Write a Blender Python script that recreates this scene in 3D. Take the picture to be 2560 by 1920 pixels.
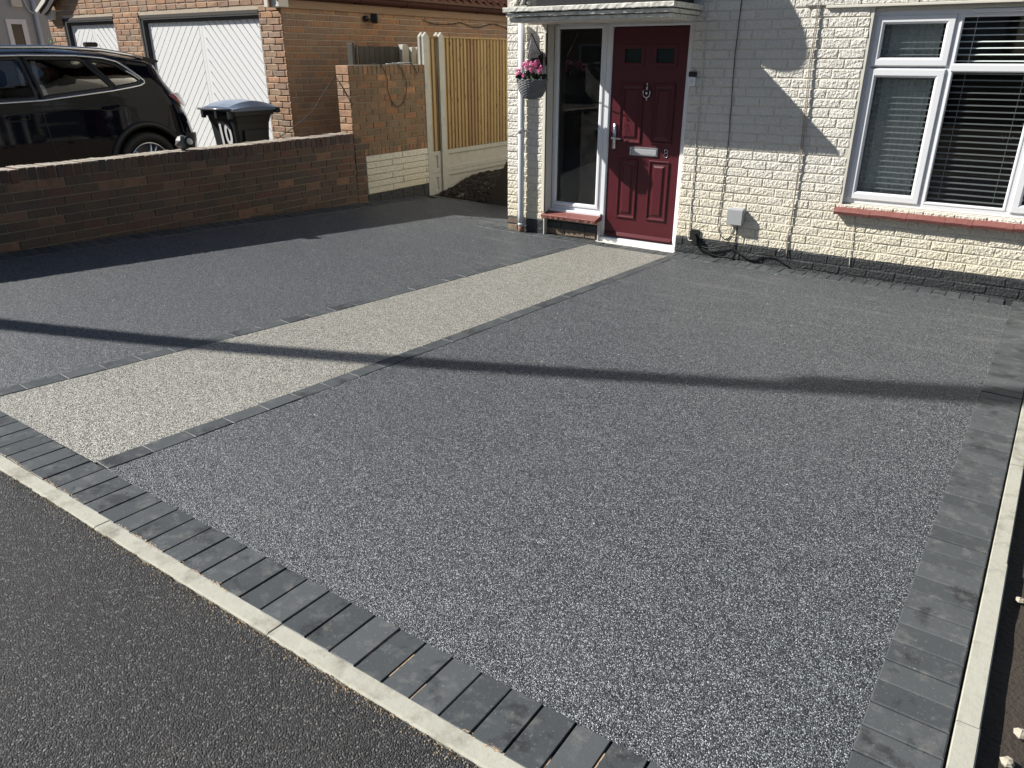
import bpy, math, random
from mathutils import Vector, Matrix
random.seed(7)
R = math.radians
for o in list(bpy.data.objects): bpy.data.objects.remove(o)
sc = bpy.context.scene
COL = sc.collection

# ------------------------------------------------------------------ camera, sky, sun, exposure
cam = bpy.data.cameras.new('camera'); cam_o = bpy.data.objects.new('camera', cam); COL.objects.link(cam_o)
cam.sensor_width = 36; cam.lens = 26.48; cam.clip_start = .05; cam.clip_end = 2000
cam_o.location = (0, 0, 1.6); cam_o.rotation_euler = (R(90 - 23.404), 0, R(34.097))
sc.camera = cam_o
SUN_AZ, SUN_EL = 27.0, 38.0            # travel direction of the light in plan (from +x towards +y), elevation
w = bpy.data.worlds.new('World'); sc.world = w; w.use_nodes = True
nt = w.node_tree; bg = nt.nodes['Background']
sky = nt.nodes.new('ShaderNodeTexSky'); sky.sky_type = 'NISHITA'; sky.sun_disc = False
sky.sun_elevation = R(SUN_EL); sky.sun_rotation = R(180 + 90 - SUN_AZ); sky.air_density = 1.0; sky.dust_density = .6
nt.links.new(sky.outputs[0], bg.inputs[0]); bg.inputs[1].default_value = .05
sun = bpy.data.lights.new('sun', 'SUN'); sun.energy = 5.0; sun.angle = R(.53); sun.color = (1, .965, .90)
sun_o = bpy.data.objects.new('sun', sun); COL.objects.link(sun_o)
tv = Vector((math.cos(R(SUN_AZ)) * math.cos(R(SUN_EL)), math.sin(R(SUN_AZ)) * math.cos(R(SUN_EL)), -math.sin(R(SUN_EL))))
sun_o.rotation_euler = tv.to_track_quat('-Z', 'Y').to_euler()
sc.view_settings.view_transform = 'Standard'; sc.view_settings.look = 'None'
sc.view_settings.exposure = .65; sc.view_settings.gamma = 1
try: sc.view_settings.use_curve_mapping = False
except Exception: pass

# ------------------------------------------------------------------ ground height
def Z(x, y):
    yy = min(max(y, 1.0), 10.0)
    r = max(.2 - .0019 * max(yy - 1.3, 0) ** 2, 0)
    s = min(max(-x, 0) / 6.8, 1.0)
    return -.033 * (yy - 1.2) + r * s ** (2.3 + .63 * max(yy - 1.3, 0))

# ------------------------------------------------------------------ mesh helpers
class MB:
    def __init__(s): s.v = []; s.f = []
    def add(s, v, f):
        n = len(s.v); s.v += [tuple(p) for p in v]; s.f += [tuple(i + n for i in q) for q in f]; return s
    def box(s, x0, x1, y0, y1, z0, z1, m=None):
        v = [(x, y, z) for z in (z0, z1) for y in (y0, y1) for x in (x0, x1)]
        if m is not None: v = [m @ Vector(p) for p in v]
        return s.add(v, [(0, 2, 3, 1), (4, 5, 7, 6), (0, 1, 5, 4), (2, 6, 7, 3), (0, 4, 6, 2), (1, 3, 7, 5)])
    def cbox(s, x0, x1, y0, y1, z0, z1, c=.004, m=None):     # box with bevelled edges
        v = []
        for z, i in ((z0, c), (z0 + c, 0), (z1 - c, 0), (z1, c)):
            for x, y in ((x0 + i, y0 + i * 0 + (c if i == 0 else 2 * c) * 0 + i), (x1 - i, y0 + i), (x1 - i, y1 - i), (x0 + i, y1 - i)):
                v.append((x, y, z))
        f = [(3, 2, 1, 0), (12, 13, 14, 15)]
        for k in range(3):
            for j in range(4):
                a = k * 4 + j; b = k * 4 + (j + 1) % 4
                f.append((a, b, b + 4, a + 4))
        if m is not None: v = [m @ Vector(p) for p in v]
        return s.add(v, f)
    def tube(s, pts, r, n=8, caps=True, closed=False):
        pts = [Vector(p) for p in pts]; N = len(pts); rings = []
        up = Vector((0, 0, 1)); prev = None
        for i, p in enumerate(pts):
            a = pts[i - 1] if (i or closed) else p; b = pts[(i + 1) % N] if (i < N - 1 or closed) else p
            t = (b - a)
            t = t.normalized() if t.length > 1e-9 else Vector((0, 0, 1))
            if prev is None:
                u = up if abs(t.z) < .9 else Vector((1, 0, 0)); u = (u - t * u.dot(t)).normalized()
            else: u = (prev - t * prev.dot(t)).normalized()
            prev = u; wv = t.cross(u); rr = r[i] if isinstance(r, (list, tuple)) else r
            rings.append([p + (u * math.cos(2 * math.pi * k / n) + wv * math.sin(2 * math.pi * k / n)) * rr for k in range(n)])
        v = [q for g in rings for q in g]; f = []
        for i in range(N if closed else N - 1):
            for k in range(n):
                a = i * n + k; b = i * n + (k + 1) % n; c = ((i + 1) % N) * n
                f.append((a, b, c + (k + 1) % n, c + k))
        if caps and not closed: f += [tuple(reversed(range(n))), tuple(range((N - 1) * n, N * n))]
        return s.add(v, f)
    def lathe(s, prof, c=(0, 0, 0), n=24, m=None, a0=0, a1=2 * math.pi):
        full = abs(a1 - a0 - 2 * math.pi) < 1e-6; k2 = n if full else n + 1
        v = []
        for r, z in prof:
            for k in range(k2):
                a = a0 + (a1 - a0) * k / n; p = Vector((r * math.cos(a), r * math.sin(a), z))
                v.append((m @ p if m is not None else p) + Vector(c))
        f = []
        for i in range(len(prof) - 1):
            for k in range(n):
                b = (k + 1) % k2
                f.append((i * k2 + k, i * k2 + b, (i + 1) * k2 + b, (i + 1) * k2 + k))
        return s.add(v, f)
    def sphere(s, c, r, n=12, m=6, sq=(1, 1, 1)):
        prof = [(math.sin(math.pi * i / m), -math.cos(math.pi * i / m)) for i in range(m + 1)]
        v = []; f = []
        for rr, z in prof:
            for k in range(n):
                a = 2 * math.pi * k / n
                v.append((c[0] + r * sq[0] * rr * math.cos(a), c[1] + r * sq[1] * rr * math.sin(a), c[2] + r * sq[2] * z))
        for i in range(m):
            for k in range(n): f.append((i * n + k, i * n + (k + 1) % n, (i + 1) * n + (k + 1) % n, (i + 1) * n + k))
        return s.add(v, f)
    def prism(s, poly, axis, a, b):           # poly of 2-tuples extruded along an axis
        n = len(poly)
        mk = {'x': lambda p, t: (t, p[0], p[1]), 'y': lambda p, t: (p[0], t, p[1]), 'z': lambda p, t: (p[0], p[1], t)}[axis]
        v = [mk(p, a) for p in poly] + [mk(p, b) for p in poly]
        return s.add(v, [tuple(range(n)), tuple(reversed(range(n, 2 * n)))] + [(i, (i + 1) % n + 0, (i + 1) % n + n, i + n)[::-1] for i in range(n)])
    def mesh(s, name, smooth=False):
        me = bpy.data.meshes.new(name); me.from_pydata([tuple(p) for p in s.v], [], s.f)
        import bmesh
        bm = bmesh.new(); bm.from_mesh(me); bmesh.ops.recalc_face_normals(bm, faces=bm.faces); bm.to_mesh(me); bm.free()
        if smooth:
            for p in me.polygons: p.use_smooth = True
        me.update(); return me
    def build(s, name, mat, parent=None, smooth=False, loc=None):
        return link(name, s.mesh(name, smooth), mat, parent, loc)

def link(name, me, mat, parent=None, loc=None, rot=None):
    if mat is not None and not me.materials: me.materials.append(mat)
    o = bpy.data.objects.new(name, me); COL.objects.link(o)
    if loc is not None: o.location = loc
    if rot is not None: o.rotation_euler = rot
    if parent is not None:
        o.parent = parent
    return o
def tag(o, label=None, cat=None, group=None, kind=None):
    if label: o['label'] = label
    if cat: o['category'] = cat
    if group: o['group'] = group
    if kind: o['kind'] = kind
    return o
def thing(name, label, cat, group=None):
    return tag(bpy.data.objects.new(name, None), label, cat, group)
def new_thing(name, label, cat, group=None):
    o = thing(name, label, cat, group); COL.objects.link(o); o.empty_display_size = .1; return o

# ------------------------------------------------------------------ material helpers
def mk(name):
    m = bpy.data.materials.new(name); m.use_nodes = True
    t = m.node_tree; b = t.nodes['Principled BSDF']
    return m, t, b
def N(t, typ, **kw):
    n = t.nodes.new('ShaderNode' + typ)
    for k, v in kw.items():
        if k.startswith('i_'):
            key = k[2:]; key = int(key) if key.isdigit() else key
            n.inputs[key].default_value = v
        else: setattr(n, k, v)
    return n
def pos(t): return N(t, 'NewGeometry').outputs['Position']
def noise(t, scale, detail=4, rough=.55, vec=None, out='Fac'):
    n = N(t, 'TexNoise', i_Scale=scale, i_Detail=detail, i_Roughness=rough)
    t.links.new(vec if vec is not None else pos(t), n.inputs['Vector']); return n.outputs[out]
def ramp(t, fac, stops, interp='LINEAR'):
    n = N(t, 'ValToRGB'); n.color_ramp.interpolation = interp; e = n.color_ramp.elements
    while len(e) > 1: e.remove(e[-1])
    e[0].position = stops[0][0]; e[0].color = tuple(stops[0][1]) + (1,)
    for p, c in stops[1:]:
        q = e.new(p); q.color = tuple(c) + (1,)
    t.links.new(fac, n.inputs[0]); return n.outputs[0]
def mix(t, fac, a, b, mode='MIX'):
    n = N(t, 'MixRGB', blend_type=mode)
    for i, x in ((0, fac), (1, a), (2, b)):
        if isinstance(x, (int, float)): n.inputs[i].default_value = x
        elif isinstance(x, tuple): n.inputs[i].default_value = x + (1,) if len(x) == 3 else x
        else: t.links.new(x, n.inputs[i])
    return n.outputs[0]
def math_(t, op, a, b=0., c=None):
    n = N(t, 'Math', operation=op)
    for i, x in enumerate((a, b, c)):
        if x is None: continue
        if isinstance(x, (int, float)): n.inputs[i].default_value = x
        else: t.links.new(x, n.inputs[i])
    return n.outputs[0]
def bump(t, b, h, strength=.5, dist=.01, prev=None):
    n = N(t, 'Bump', i_Strength=strength, i_Distance=dist); t.links.new(h, n.inputs['Height'])
    if prev is not None: t.links.new(prev, n.inputs['Normal'])
    if b is not None: t.links.new(n.outputs[0], b.inputs['Normal'])
    return n.outputs[0]
def rnd(t):      # one random number per object and per loose piece
    a = N(t, 'ObjectInfo').outputs['Random']; b = N(t, 'NewGeometry').outputs['Random Per Island']
    return math_(t, 'FRACT', math_(t, 'ADD', a, b))
def g3(v): return (v, v, v)
def S(b, **k):
    for a, v in k.items():
        b.inputs[a.replace('_', ' ')].default_value = v
def plain(name, col, rough=.5, metal=0., var=.12, scale=25, bstr=.15, bdist=.002, bscale=120, coat=0., spec=.5):
    m, t, b = mk(name)
    n = noise(t, scale, 5)
    c = mix(t, n, tuple(x * (1 - var) for x in col), tuple(min(x * (1 + var), 1) for x in col))
    t.links.new(c, b.inputs['Base Color']); S(b, Roughness=rough, Metallic=metal, Coat_Weight=coat, Specular_IOR_Level=spec)
    if bstr: bump(t, b, noise(t, bscale, 3), bstr, bdist)
    return m
def stones(name, stops, scale, gap, rough=.55, bdist=.004, tint=None, patch=.12, bstr=.9, spec=.5, scuff=False):
    m, t, b = mk(name)
    p = pos(t)
    wv = N(t, 'TexVoronoi', feature='F1', i_Scale=scale); t.links.new(p, wv.inputs['Vector'])
    sep = N(t, 'SeparateColor'); t.links.new(wv.outputs['Color'], sep.inputs[0])
    c = ramp(t, sep.outputs[0], stops)
    d = wv.outputs['Distance']
    c = mix(t, ramp(t, d, [(0, g3(0)), (.45, g3(0)), (.8, g3(1))]), c, gap)
    big = noise(t, .9, 4, .6)
    c = mix(t, 1., c, mix(t, big, g3(1 - patch), g3(1 + patch)), 'MULTIPLY')
    if scuff:
        mp = N(t, 'Mapping'); mp.inputs['Scale'].default_value = (1.1, 7, 1); mp.inputs['Rotation'].default_value = (0, 0, .18); t.links.new(p, mp.inputs[0])
        sp = N(t, 'SeparateXYZ'); t.links.new(p, sp.inputs[0])
        far = ramp(t, math_(t, 'MULTIPLY', sp.outputs[1], .1), [(.45, g3(.25)), (.62, g3(1))])
        k = math_(t, 'MULTIPLY', ramp(t, noise(t, 1.3, 5, .6, mp.outputs[0]), [(.56, g3(0)), (.70, g3(.24))]), far)
        c = mix(t, k, c, (.34, .35, .33))
    t.links.new(c, b.inputs['Base Color']); S(b, Roughness=rough, Specular_IOR_Level=spec)
    h = math_(t, 'SUBTRACT', math_(t, 'MULTIPLY', sep.outputs[1], .6), math_(t, 'MULTIPLY', d, 1.3))
    bump(t, b, h, bstr, bdist)
    return m

MT = {}
MT['resin'] = stones('resin_bound_charcoal', [(0, (.015, .018, .022)), (.42, (.048, .055, .062)), (.64, (.125, .139, .152)), (.87, (.28, .30, .318)), (1, (.60, .63, .64))], 270, (.012, .014, .017), .42, .0026, patch=.08, scuff=True)
MT['cream'] = stones('resin_bound_cream', [(0, (.05, .048, .04)), (.28, (.20, .19, .16)), (.58, (.47, .45, .39)), (1, (.88, .87, .80))], 250, (.035, .033, .028), .5, .0028)
def asphalt_mat():
    m, t, b = mk('asphalt')
    p = pos(t)
    v = N(t, 'TexVoronoi', feature='F1', i_Scale=215); t.links.new(p, v.inputs['Vector'])
    sep = N(t, 'SeparateColor'); t.links.new(v.outputs['Color'], sep.inputs[0])
    c = ramp(t, sep.outputs[0], [(0, (.016, .016, .018)), (.5, (.042, .042, .045)), (.88, (.078, .078, .081)), (1, (.26, .25, .24))])
    big = noise(t, 2.2, 5, .6)
    c = mix(t, ramp(t, big, [(.48, g3(0)), (.8, g3(.45))]), c, (.06, .053, .046))
    t.links.new(c, b.inputs['Base Color']); S(b, Roughness=.62)
    
    h = math_(t, 'SUBTRACT', sep.outputs[1], math_(t, 'MULTIPLY', v.outputs['Distance'], 1.5))
    v2 = N(t, 'TexVoronoi', feature='F1', i_Scale=85); t.links.new(p, v2.inputs['Vector'])
    n1 = bump(t, None, v2.outputs['Color'], .7, .0035)
    bump(t, b, h, 1., .007, n1)
    return m
MT['asphalt'] = asphalt_mat()
def paver_mat():
    m, t, b = mk('charcoal_block')
    r = rnd(t)
    c = ramp(t, r, [(0, (.050, .057, .061)), (.5, (.063, .071, .075)), (1, (.080, .088, .092))])
    n = noise(t, 7, 6, .65)
    c = mix(t, ramp(t, n, [(.36, g3(.8)), (.45, g3(0))]), c, (.024, .025, .027))
    c = mix(t, ramp(t, noise(t, 16, 6, .7), [(.52, g3(0)), (.68, g3(.55))]), c, (.17, .17, .16))
    c = mix(t, ramp(t, noise(t, 130, 2), [(.66, g3(0)), (.72, g3(.5))]), c, (.25, .25, .24))
    t.links.new(c, b.inputs['Base Color']); S(b, Roughness=.55)
    bump(t, b, noise(t, 260, 4), .35, .0015)
    return m
MT['paver'] = paver_mat()
def joint_mat():
    m, t, b = mk('joint_sand')
    sp = N(t, 'SeparateXYZ'); t.links.new(pos(t), sp.inputs[0])
    msk = math_(t, 'ADD', math_(t, 'MULTIPLY', math_(t, 'LESS_THAN', sp.outputs[1], 1.327), .75), .0)
    c = mix(t, math_(t, 'MULTIPLY', ramp(t, noise(t, 6, 4, .7), [(.52, g3(0)), (.62, g3(1))]), msk), (.014, .014, .014), (.42, .27, .16))
    c = mix(t, 1., c, ramp(t, noise(t, 500, 2), [(0, g3(.5)), (1, g3(1.3))]), 'MULTIPLY')
    t.links.new(c, b.inputs['Base Color']); S(b, Roughness=.95); return m
MT['joint'] = joint_mat()
def concrete_mat(name, col, stain=.4, dark=(.16, .15, .12), sc=6):
    m, t, b = mk(name)
    c = mix(t, noise(t, 14, 6, .65), tuple(x * .78 for x in col), tuple(min(x * 1.15, 1) for x in col))
    c = mix(t, ramp(t, noise(t, sc, 6, .7), [(.50, g3(0)), (.66, g3(stain))]), c, dark)
    c = mix(t, ramp(t, noise(t, 160, 3), [(.64, g3(0)), (.7, g3(.5))]), c, tuple(x * .5 for x in col))
    t.links.new(c, b.inputs['Base Color']); S(b, Roughness=.85)
    n1 = bump(t, None, noise(t, 40, 5), .4, .004); bump(t, b, noise(t, 300, 3), .4, .0015, n1); return m
MT['slab'] = concrete_mat('concrete_edging', (.43, .42, .355), .8, (.20, .19, .15), 7)
MT['concrete'] = concrete_mat('concrete_post', (.46, .45, .40), .2)
def brick_mat(name, cols, worn=.25, grime=(.05, .045, .04), rough=.85, bd=.003, dirt=.5):
    m, t, b = mk(name)
    r = rnd(t)
    c = ramp(t, r, [(i / max(len(cols) - 1, 1), k) for i, k in enumerate(cols)])
    c = mix(t, noise(t, 30, 5, .65), mix(t, 1., c, g3(.72), 'MULTIPLY'), mix(t, 1., c, g3(1.25), 'MULTIPLY'))
    c = mix(t, ramp(t, noise(t, 9, 6, .7), [(.48, g3(0)), (.68, g3(dirt))]), c, grime)
    c = mix(t, ramp(t, noise(t, 70, 3, .6), [(.62, g3(0)), (.74, g3(worn))]), c, (.45, .38, .30))
    t.links.new(c, b.inputs['Base Color']); S(b, Roughness=rough)
    n1 = bump(t, None, noise(t, 45, 5, .65), .7, bd * 2); bump(t, b, noise(t, 220, 3), .6, bd * .5, n1); return m
MT['brick_old'] = brick_mat('old_brown_brick', [(.115, .075, .052), (.10, .075, .055), (.14, .075, .052), (.105, .078, .06), (.16, .075, .05), (.12, .082, .058), (.10, .07, .052), (.15, .085, .055), (.12, .08, .058), (.26, .14, .085), (.09, .068, .052)])
MT['brick_coping'] = brick_mat('dark_coping_brick', [(.07, .045, .04), (.12, .05, .042), (.05, .045, .042), (.16, .09, .055), (.09, .06, .05)], grime=(.03, .03, .028), dirt=.7)
MT['brick_tall'] = brick_mat('tall_wall_brick', [(.21, .125, .07), (.19, .135, .08), (.25, .14, .075), (.18, .13, .08), (.29, .14, .07), (.22, .15, .09), (.20, .135, .08), (.38, .20, .10)])
MT['brick_garage'] = brick_mat('garage_buff_brick', [(.33, .205, .135), (.40, .225, .13), (.28, .20, .145), (.39, .255, .165), (.44, .235, .125), (.34, .24, .165), (.31, .175, .115)], dirt=.25)
def mortar(name, col):
    return plain(name, col, .95, var=.3, scale=18, bstr=.8, bdist=.004, bscale=140)
def pale_top():
    m = brick_mat('dark_coping_brick_pale_top', [(.07, .045, .04), (.11, .055, .042), (.06, .05, .045), (.13, .08, .055), (.09, .06, .05)], grime=(.03, .03, .028), dirt=.5)
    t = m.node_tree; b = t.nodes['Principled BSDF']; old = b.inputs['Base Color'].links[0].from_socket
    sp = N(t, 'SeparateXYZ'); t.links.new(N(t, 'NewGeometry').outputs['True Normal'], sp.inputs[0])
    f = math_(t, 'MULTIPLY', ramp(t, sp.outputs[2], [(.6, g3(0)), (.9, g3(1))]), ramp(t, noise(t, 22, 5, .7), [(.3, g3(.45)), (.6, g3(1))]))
    t.links.new(mix(t, f, old, (.42, .38, .31)), b.inputs['Base Color']); return m  # upward faces mixed towards a patchy pale beige
MT['brick_coping'] = pale_top()
MT['mortar_old'] = mortar('old_mortar', (.26, .215, .15))
MT['mortar_garage'] = mortar('garage_mortar', (.50, .42, .32))
def painted(name, lower=True):
    m, t, b = mk(name)
    r = rnd(t)
    c = mix(t, r, (.70, .67, .60), (.745, .715, .64))
    if lower:
        sp = N(t, 'SeparateXYZ'); t.links.new(pos(t), sp.inputs[0])
        z = math_(t, 'ADD', sp.outputs[2], math_(t, 'MULTIPLY', math_(t, 'SUBTRACT', noise(t, 1.6, 4), .5), 1.1))
        yl = ramp(t, z, [(.0, g3(.75)), (.75, g3(0))])
        c = mix(t, yl, c, (.73, .65, .47))
    c = mix(t, ramp(t, noise(t, 25, 6, .7), [(.55, g3(0)), (.8, g3(.35))]), c, (.42, .37, .28))
    t.links.new(c, b.inputs['Base Color']); S(b, Roughness=.75)
    n1 = bump(t, None, noise(t, 42, 3, .5), 1., .022)
    n2 = bump(t, None, noise(t, 105, 2, .5), 1., .006, n1)
    bump(t, b, noise(t, 420, 2), .3, .001, n2); return m
MT['cream_brick'] = painted('cream_painted_brick')
MT['cream_mortar'] = plain('cream_painted_mortar', (.60, .56, .47), .85, var=.15, bstr=.4)
def black_paint():
    m, t, b = mk('black_painted_brick')
    c = mix(t, noise(t, 20, 5, .7), (.018, .02, .022), (.045, .048, .05))
    c = mix(t, ramp(t, noise(t, 8, 6, .75), [(.58, g3(0)), (.74, g3(.6))]), c, (.12, .105, .08))
    t.links.new(c, b.inputs['Base Color']); S(b, Roughness=.6)
    n1 = bump(t, None, noise(t, 48, 3, .5), 1., .010); bump(t, b, noise(t, 130, 3), .7, .003, n1); return m
MT['black_brick'] = black_paint()
MT['bare_stone'] = brick_mat('bare_brown_stone', [(.20, .14, .09), (.28, .20, .13), (.15, .11, .08), (.33, .25, .17)], bd=.008)
MT['render'] = plain('smooth_cream_render', (.66, .63, .55), .7, var=.1, scale=8, bstr=.2)
MT['upvc'] = plain('white_upvc', (.78, .79, .81), .28, var=.02, bstr=0)
MT['seam'] = plain('grey_seam', (.12, .12, .13), .6, var=.05, bstr=0)
def door_mat():
    m, t, b = mk('burgundy_door')
    mp = N(t, 'Mapping'); mp.inputs['Scale'].default_value = (60, 60, 6); t.links.new(pos(t), mp.inputs[0])
    n = noise(t, 1, 5, .6, mp.outputs[0])
    c = mix(t, n, (.066, .005, .010), (.09, .0075, .014))
    t.links.new(c, b.inputs['Base Color']); S(b, Roughness=.42)
    bump(t, b, n, .25, .002); return m
MT['door'] = door_mat()
MT['chrome'] = plain('chrome', (.62, .62, .64), .18, 1., var=.04, bstr=0)
MT['chrome2'] = plain('satin_chrome', (.60, .61, .64), .3, 1., var=.04, bstr=0)
def glass(name, tint, refl=1., dirt=0.):
    m, t, b = mk(name); t.nodes.remove(b)
    out = t.nodes['Material Output']
    tr = N(t, 'BsdfTransparent'); tr.inputs[0].default_value = tint + (1,)
    gl = N(t, 'BsdfGlossy'); gl.inputs['Roughness'].default_value = .015
    fr = N(t, 'Fresnel'); fr.inputs[0].default_value = 1.65
    f = math_(t, 'MULTIPLY', fr.outputs[0], refl)
    ms = N(t, 'MixShader'); t.links.new(f, ms.inputs[0]); t.links.new(tr.outputs[0], ms.inputs[1]); t.links.new(gl.outputs[0], ms.inputs[2])
    last = ms.outputs[0]
    if dirt:
        df = N(t, 'BsdfDiffuse'); df.inputs[0].default_value = (.5, .5, .48, 1)
        d = ramp(t, noise(t, 5, 5, .7), [(.4, g3(dirt * .3)), (.8, g3(dirt))])
        m2 = N(t, 'MixShader'); t.links.new(d, m2.inputs[0]); t.links.new(last, m2.inputs[1]); t.links.new(df.outputs[0], m2.inputs[2]); last = m2.outputs[0]
    t.links.new(last, out.inputs[0]); return m
MT['glass'] = glass('window_glass', (.90, .95, .95), .9, .008)
MT['side_glass'] = glass('sidelight_glass', (.70, .76, .80), 1., .05)
MT['car_glass'] = glass('tinted_car_glass', (.13, .15, .17), .8)
MT['teal_glass'] = plain('obscure_teal_glass', (.020, .035, .038), .12, var=.5, scale=14, bstr=.2, bdist=.002, bscale=40)
MT['blind'] = plain('white_blind', (.85, .85, .83), .5, var=.03, bstr=0)
MT['curtain'] = plain('pale_curtain', (.88, .90, .89), .9, var=.1, bstr=.2)
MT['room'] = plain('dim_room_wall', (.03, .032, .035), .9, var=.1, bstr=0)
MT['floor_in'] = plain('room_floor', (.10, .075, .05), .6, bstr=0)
def tile_mat():
    m, t, b = mk('red_painted_tile')
    c = mix(t, noise(t, 12, 6, .7), (.17, .060, .052), (.25, .090, .076))
    c = mix(t, ramp(t, noise(t, 30, 5, .7), [(.6, g3(0)), (.75, g3(.6))]), c, (.36, .20, .16))
    t.links.new(c, b.inputs['Base Color']); S(b, Roughness=.55)
    bump(t, b, noise(t, 60, 5), .5, .003); return m
MT['sill'] = tile_mat()
def wood(name, cols, knots=.9, grain=(26, 26, 2.2), rough=.75, kc=(.08, .035, .015)):
    m, t, b = mk(name)
    oi = N(t, 'ObjectInfo').outputs['Random']
    ad = N(t, 'VectorMath', operation='ADD'); t.links.new(pos(t), ad.inputs[0])
    cb = N(t, 'CombineXYZ'); t.links.new(math_(t, 'MULTIPLY', oi, 7.), cb.inputs[0]); t.links.new(math_(t, 'MULTIPLY', oi, 13.), cb.inputs[2]); t.links.new(cb.outputs[0], ad.inputs[1])
    mp = N(t, 'Mapping'); mp.inputs['Scale'].default_value = grain; t.links.new(ad.outputs[0], mp.inputs[0])
    n = noise(t, 1, 6, .6, mp.outputs[0])
    c = ramp(t, oi, [(i / (len(cols) - 1), k) for i, k in enumerate(cols)])
    c = mix(t, n, mix(t, 1., c, g3(.62), 'MULTIPLY'), mix(t, 1., c, g3(1.3), 'MULTIPLY'))
    if knots:
        mp2 = N(t, 'Mapping'); mp2.inputs['Scale'].default_value = (12, 12, 4.5); t.links.new(ad.outputs[0], mp2.inputs[0])
        v = N(t, 'TexVoronoi', i_Scale=1.); t.links.new(mp2.outputs[0], v.inputs['Vector'])
        c = mix(t, ramp(t, v.outputs['Distance'], [(0, g3(knots)), (.10, g3(knots)), (.17, g3(0))]), c, kc)
    t.links.new(c, b.inputs['Base Color']); S(b, Roughness=rough); bump(t, b, n, .35, .003); return m
MT['fence'] = wood('treated_fence_board', [(.36, .26, .12), (.42, .31, .15), (.31, .20, .10), (.40, .29, .13), (.28, .17, .09)])
MT['old_wood'] = wood('weathered_grey_board', [(.035, .032, .026), (.05, .045, .036), (.06, .052, .04)], 0)
MT['fascia'] = wood('fascia_board', [(.30, .20, .13), (.32, .21, .13)], 0, (3, 3, 30))
MT['beam'] = wood('dark_timber_beam', [(.055, .043, .030), (.06, .046, .033)], 0)
MT['dark_frame'] = plain('dark_timber_frame', (.035, .028, .024), .7, var=.3)
MT['white_door'] = plain('white_gloss_timber', (.80, .80, .79), .45, var=.03, bstr=.1)
MT['gutter'] = plain('brown_plastic', (.075, .035, .03), .75, var=.1, bstr=0, spec=.15)
MT['pantile'] = brick_mat('clay_pantile', [(.17, .07, .05), (.13, .06, .045), (.20, .09, .065), (.15, .08, .06)])
MT['black'] = plain('black_plastic', (.012, .012, .013), .45, var=.1, bstr=0)
MT['blackcable'] = plain('black_rubber', (.012, .012, .012), .6, var=.1, bstr=0)
MT['whitecable'] = plain('off_white_plastic', (.62, .60, .54), .5, var=.06, bstr=0)
MT['pipe'] = plain('pale_grey_pipe_paint', (.56, .58, .60), .4, var=.06, bstr=.1)
MT['pipe_brown'] = plain('brown_clay_pipe', (.25, .14, .10), .8, var=.2)
MT['greybox'] = plain('grey_plastic', (.36, .37, .38), .5, var=.04, bstr=0)
MT['soil'] = stones('dug_soil', [(0, (.010, .008, .006)), (.6, (.026, .020, .015)), (.9, (.05, .04, .03)), (1, (.16, .14, .11))], 60, (.006, .005, .004), .9, .012)
MT['soil_fine'] = plain('dark_sandy_soil', (.040, .031, .023), .9, var=.45, scale=5, bstr=.9, bdist=.01, bscale=60)  # dark brown base for the soil strip and ground sheet
MT['rubble'] = concrete_mat('pale_rubble', (.42, .38, .30), .5)
MT['felt'] = plain('dark_mineral_felt', (.022, .023, .026), .9, var=.3, scale=60, bstr=1., bdist=.004, bscale=260)
MT['ground'] = plain('neighbour_concrete', (.13, .125, .11), .9, var=.2, scale=3)
MT['canopy'] = concrete_mat('weathered_white_canopy', (.68, .67, .61), .6, (.16, .15, .12), 16)

# ------------------------------------------------------------------ setting: ground sheets
def sheet(name, x0, x1, y0, y1, nx, ny, dz, mat, inside=None, edge=None):
    b = MB(); xs = [x0 + (x1 - x0) * i / nx for i in range(nx + 1)]; ys = [y0 + (y1 - y0) * i / ny for i in range(ny + 1)]
    v = []
    for j, y in enumerate(ys):
        for i, x in enumerate(xs):
            X, Y = (inside(x, y, i / nx, j / ny) if inside else (x, y)); v.append((X, Y, Z(X, Y) + dz))
    f = [(j * (nx + 1) + i, j * (nx + 1) + i + 1, (j + 1) * (nx + 1) + i + 1, (j + 1) * (nx + 1) + i) for j in range(ny) for i in range(nx)]
    b.add(v, f); return b.build(name, mat)
# large ground sheet to the horizon
gx = [-900, -200, -60, -30] + [-20 + i for i in range(26)] + [15, 40, 200, 900]
gy = [-900, -200, -60, -30, -12, -6, -3, -1, 0] + [.5 + .5 * i for i in range(20)] + [12, 16, 30, 60, 200, 900]
b = MB(); b.add([(x, y, Z(x, y) - .075) for y in gy for x in gx], [(j * len(gx) + i, j * len(gx) + i + 1, (j + 1) * len(gx) + i + 1, (j + 1) * len(gx) + i) for j in range(len(gy) - 1) for i in range(len(gx) - 1)])
tag(b.build('ground', MT['soil_fine']), kind='structure')

def rx_in(y): return -.065 + .0251 * (y - 1.55)          # inner line of the right-hand block row
def pl_out(y): return -4.12 + (y - 1.503) * .0627        # left line of the left path border
def pl_in(y): return -4.033 + (y - 1.398) * .0517
def pr_in(y): return -3.032 + (y - 1.327) * .0367
def pr_out(y): return -2.934 + (y - 1.323) * .0367
FAR = lambda x: 7.93 + (x + 6.8) * .30                   # far edge of the drive in the side alley
def lerp(a, b, t): return a + (b - a) * t
YB = 6.895                                               # drive edge along the house blocks
def edge_fix(x, y, v): return (x, y - max(0, x + 4.) * .006 * (1 - v))
d1 = sheet('driveway', 0, 1, 0, 1, 60, 56, 0, MT['resin'], lambda x, y, u, v: edge_fix(lerp(pr_out(lerp(1.325, YB, v)) - .004, rx_in(lerp(1.325, YB, v)) + .001, u), lerp(1.325, YB, v), v))
tag(d1, kind='structure')
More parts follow.
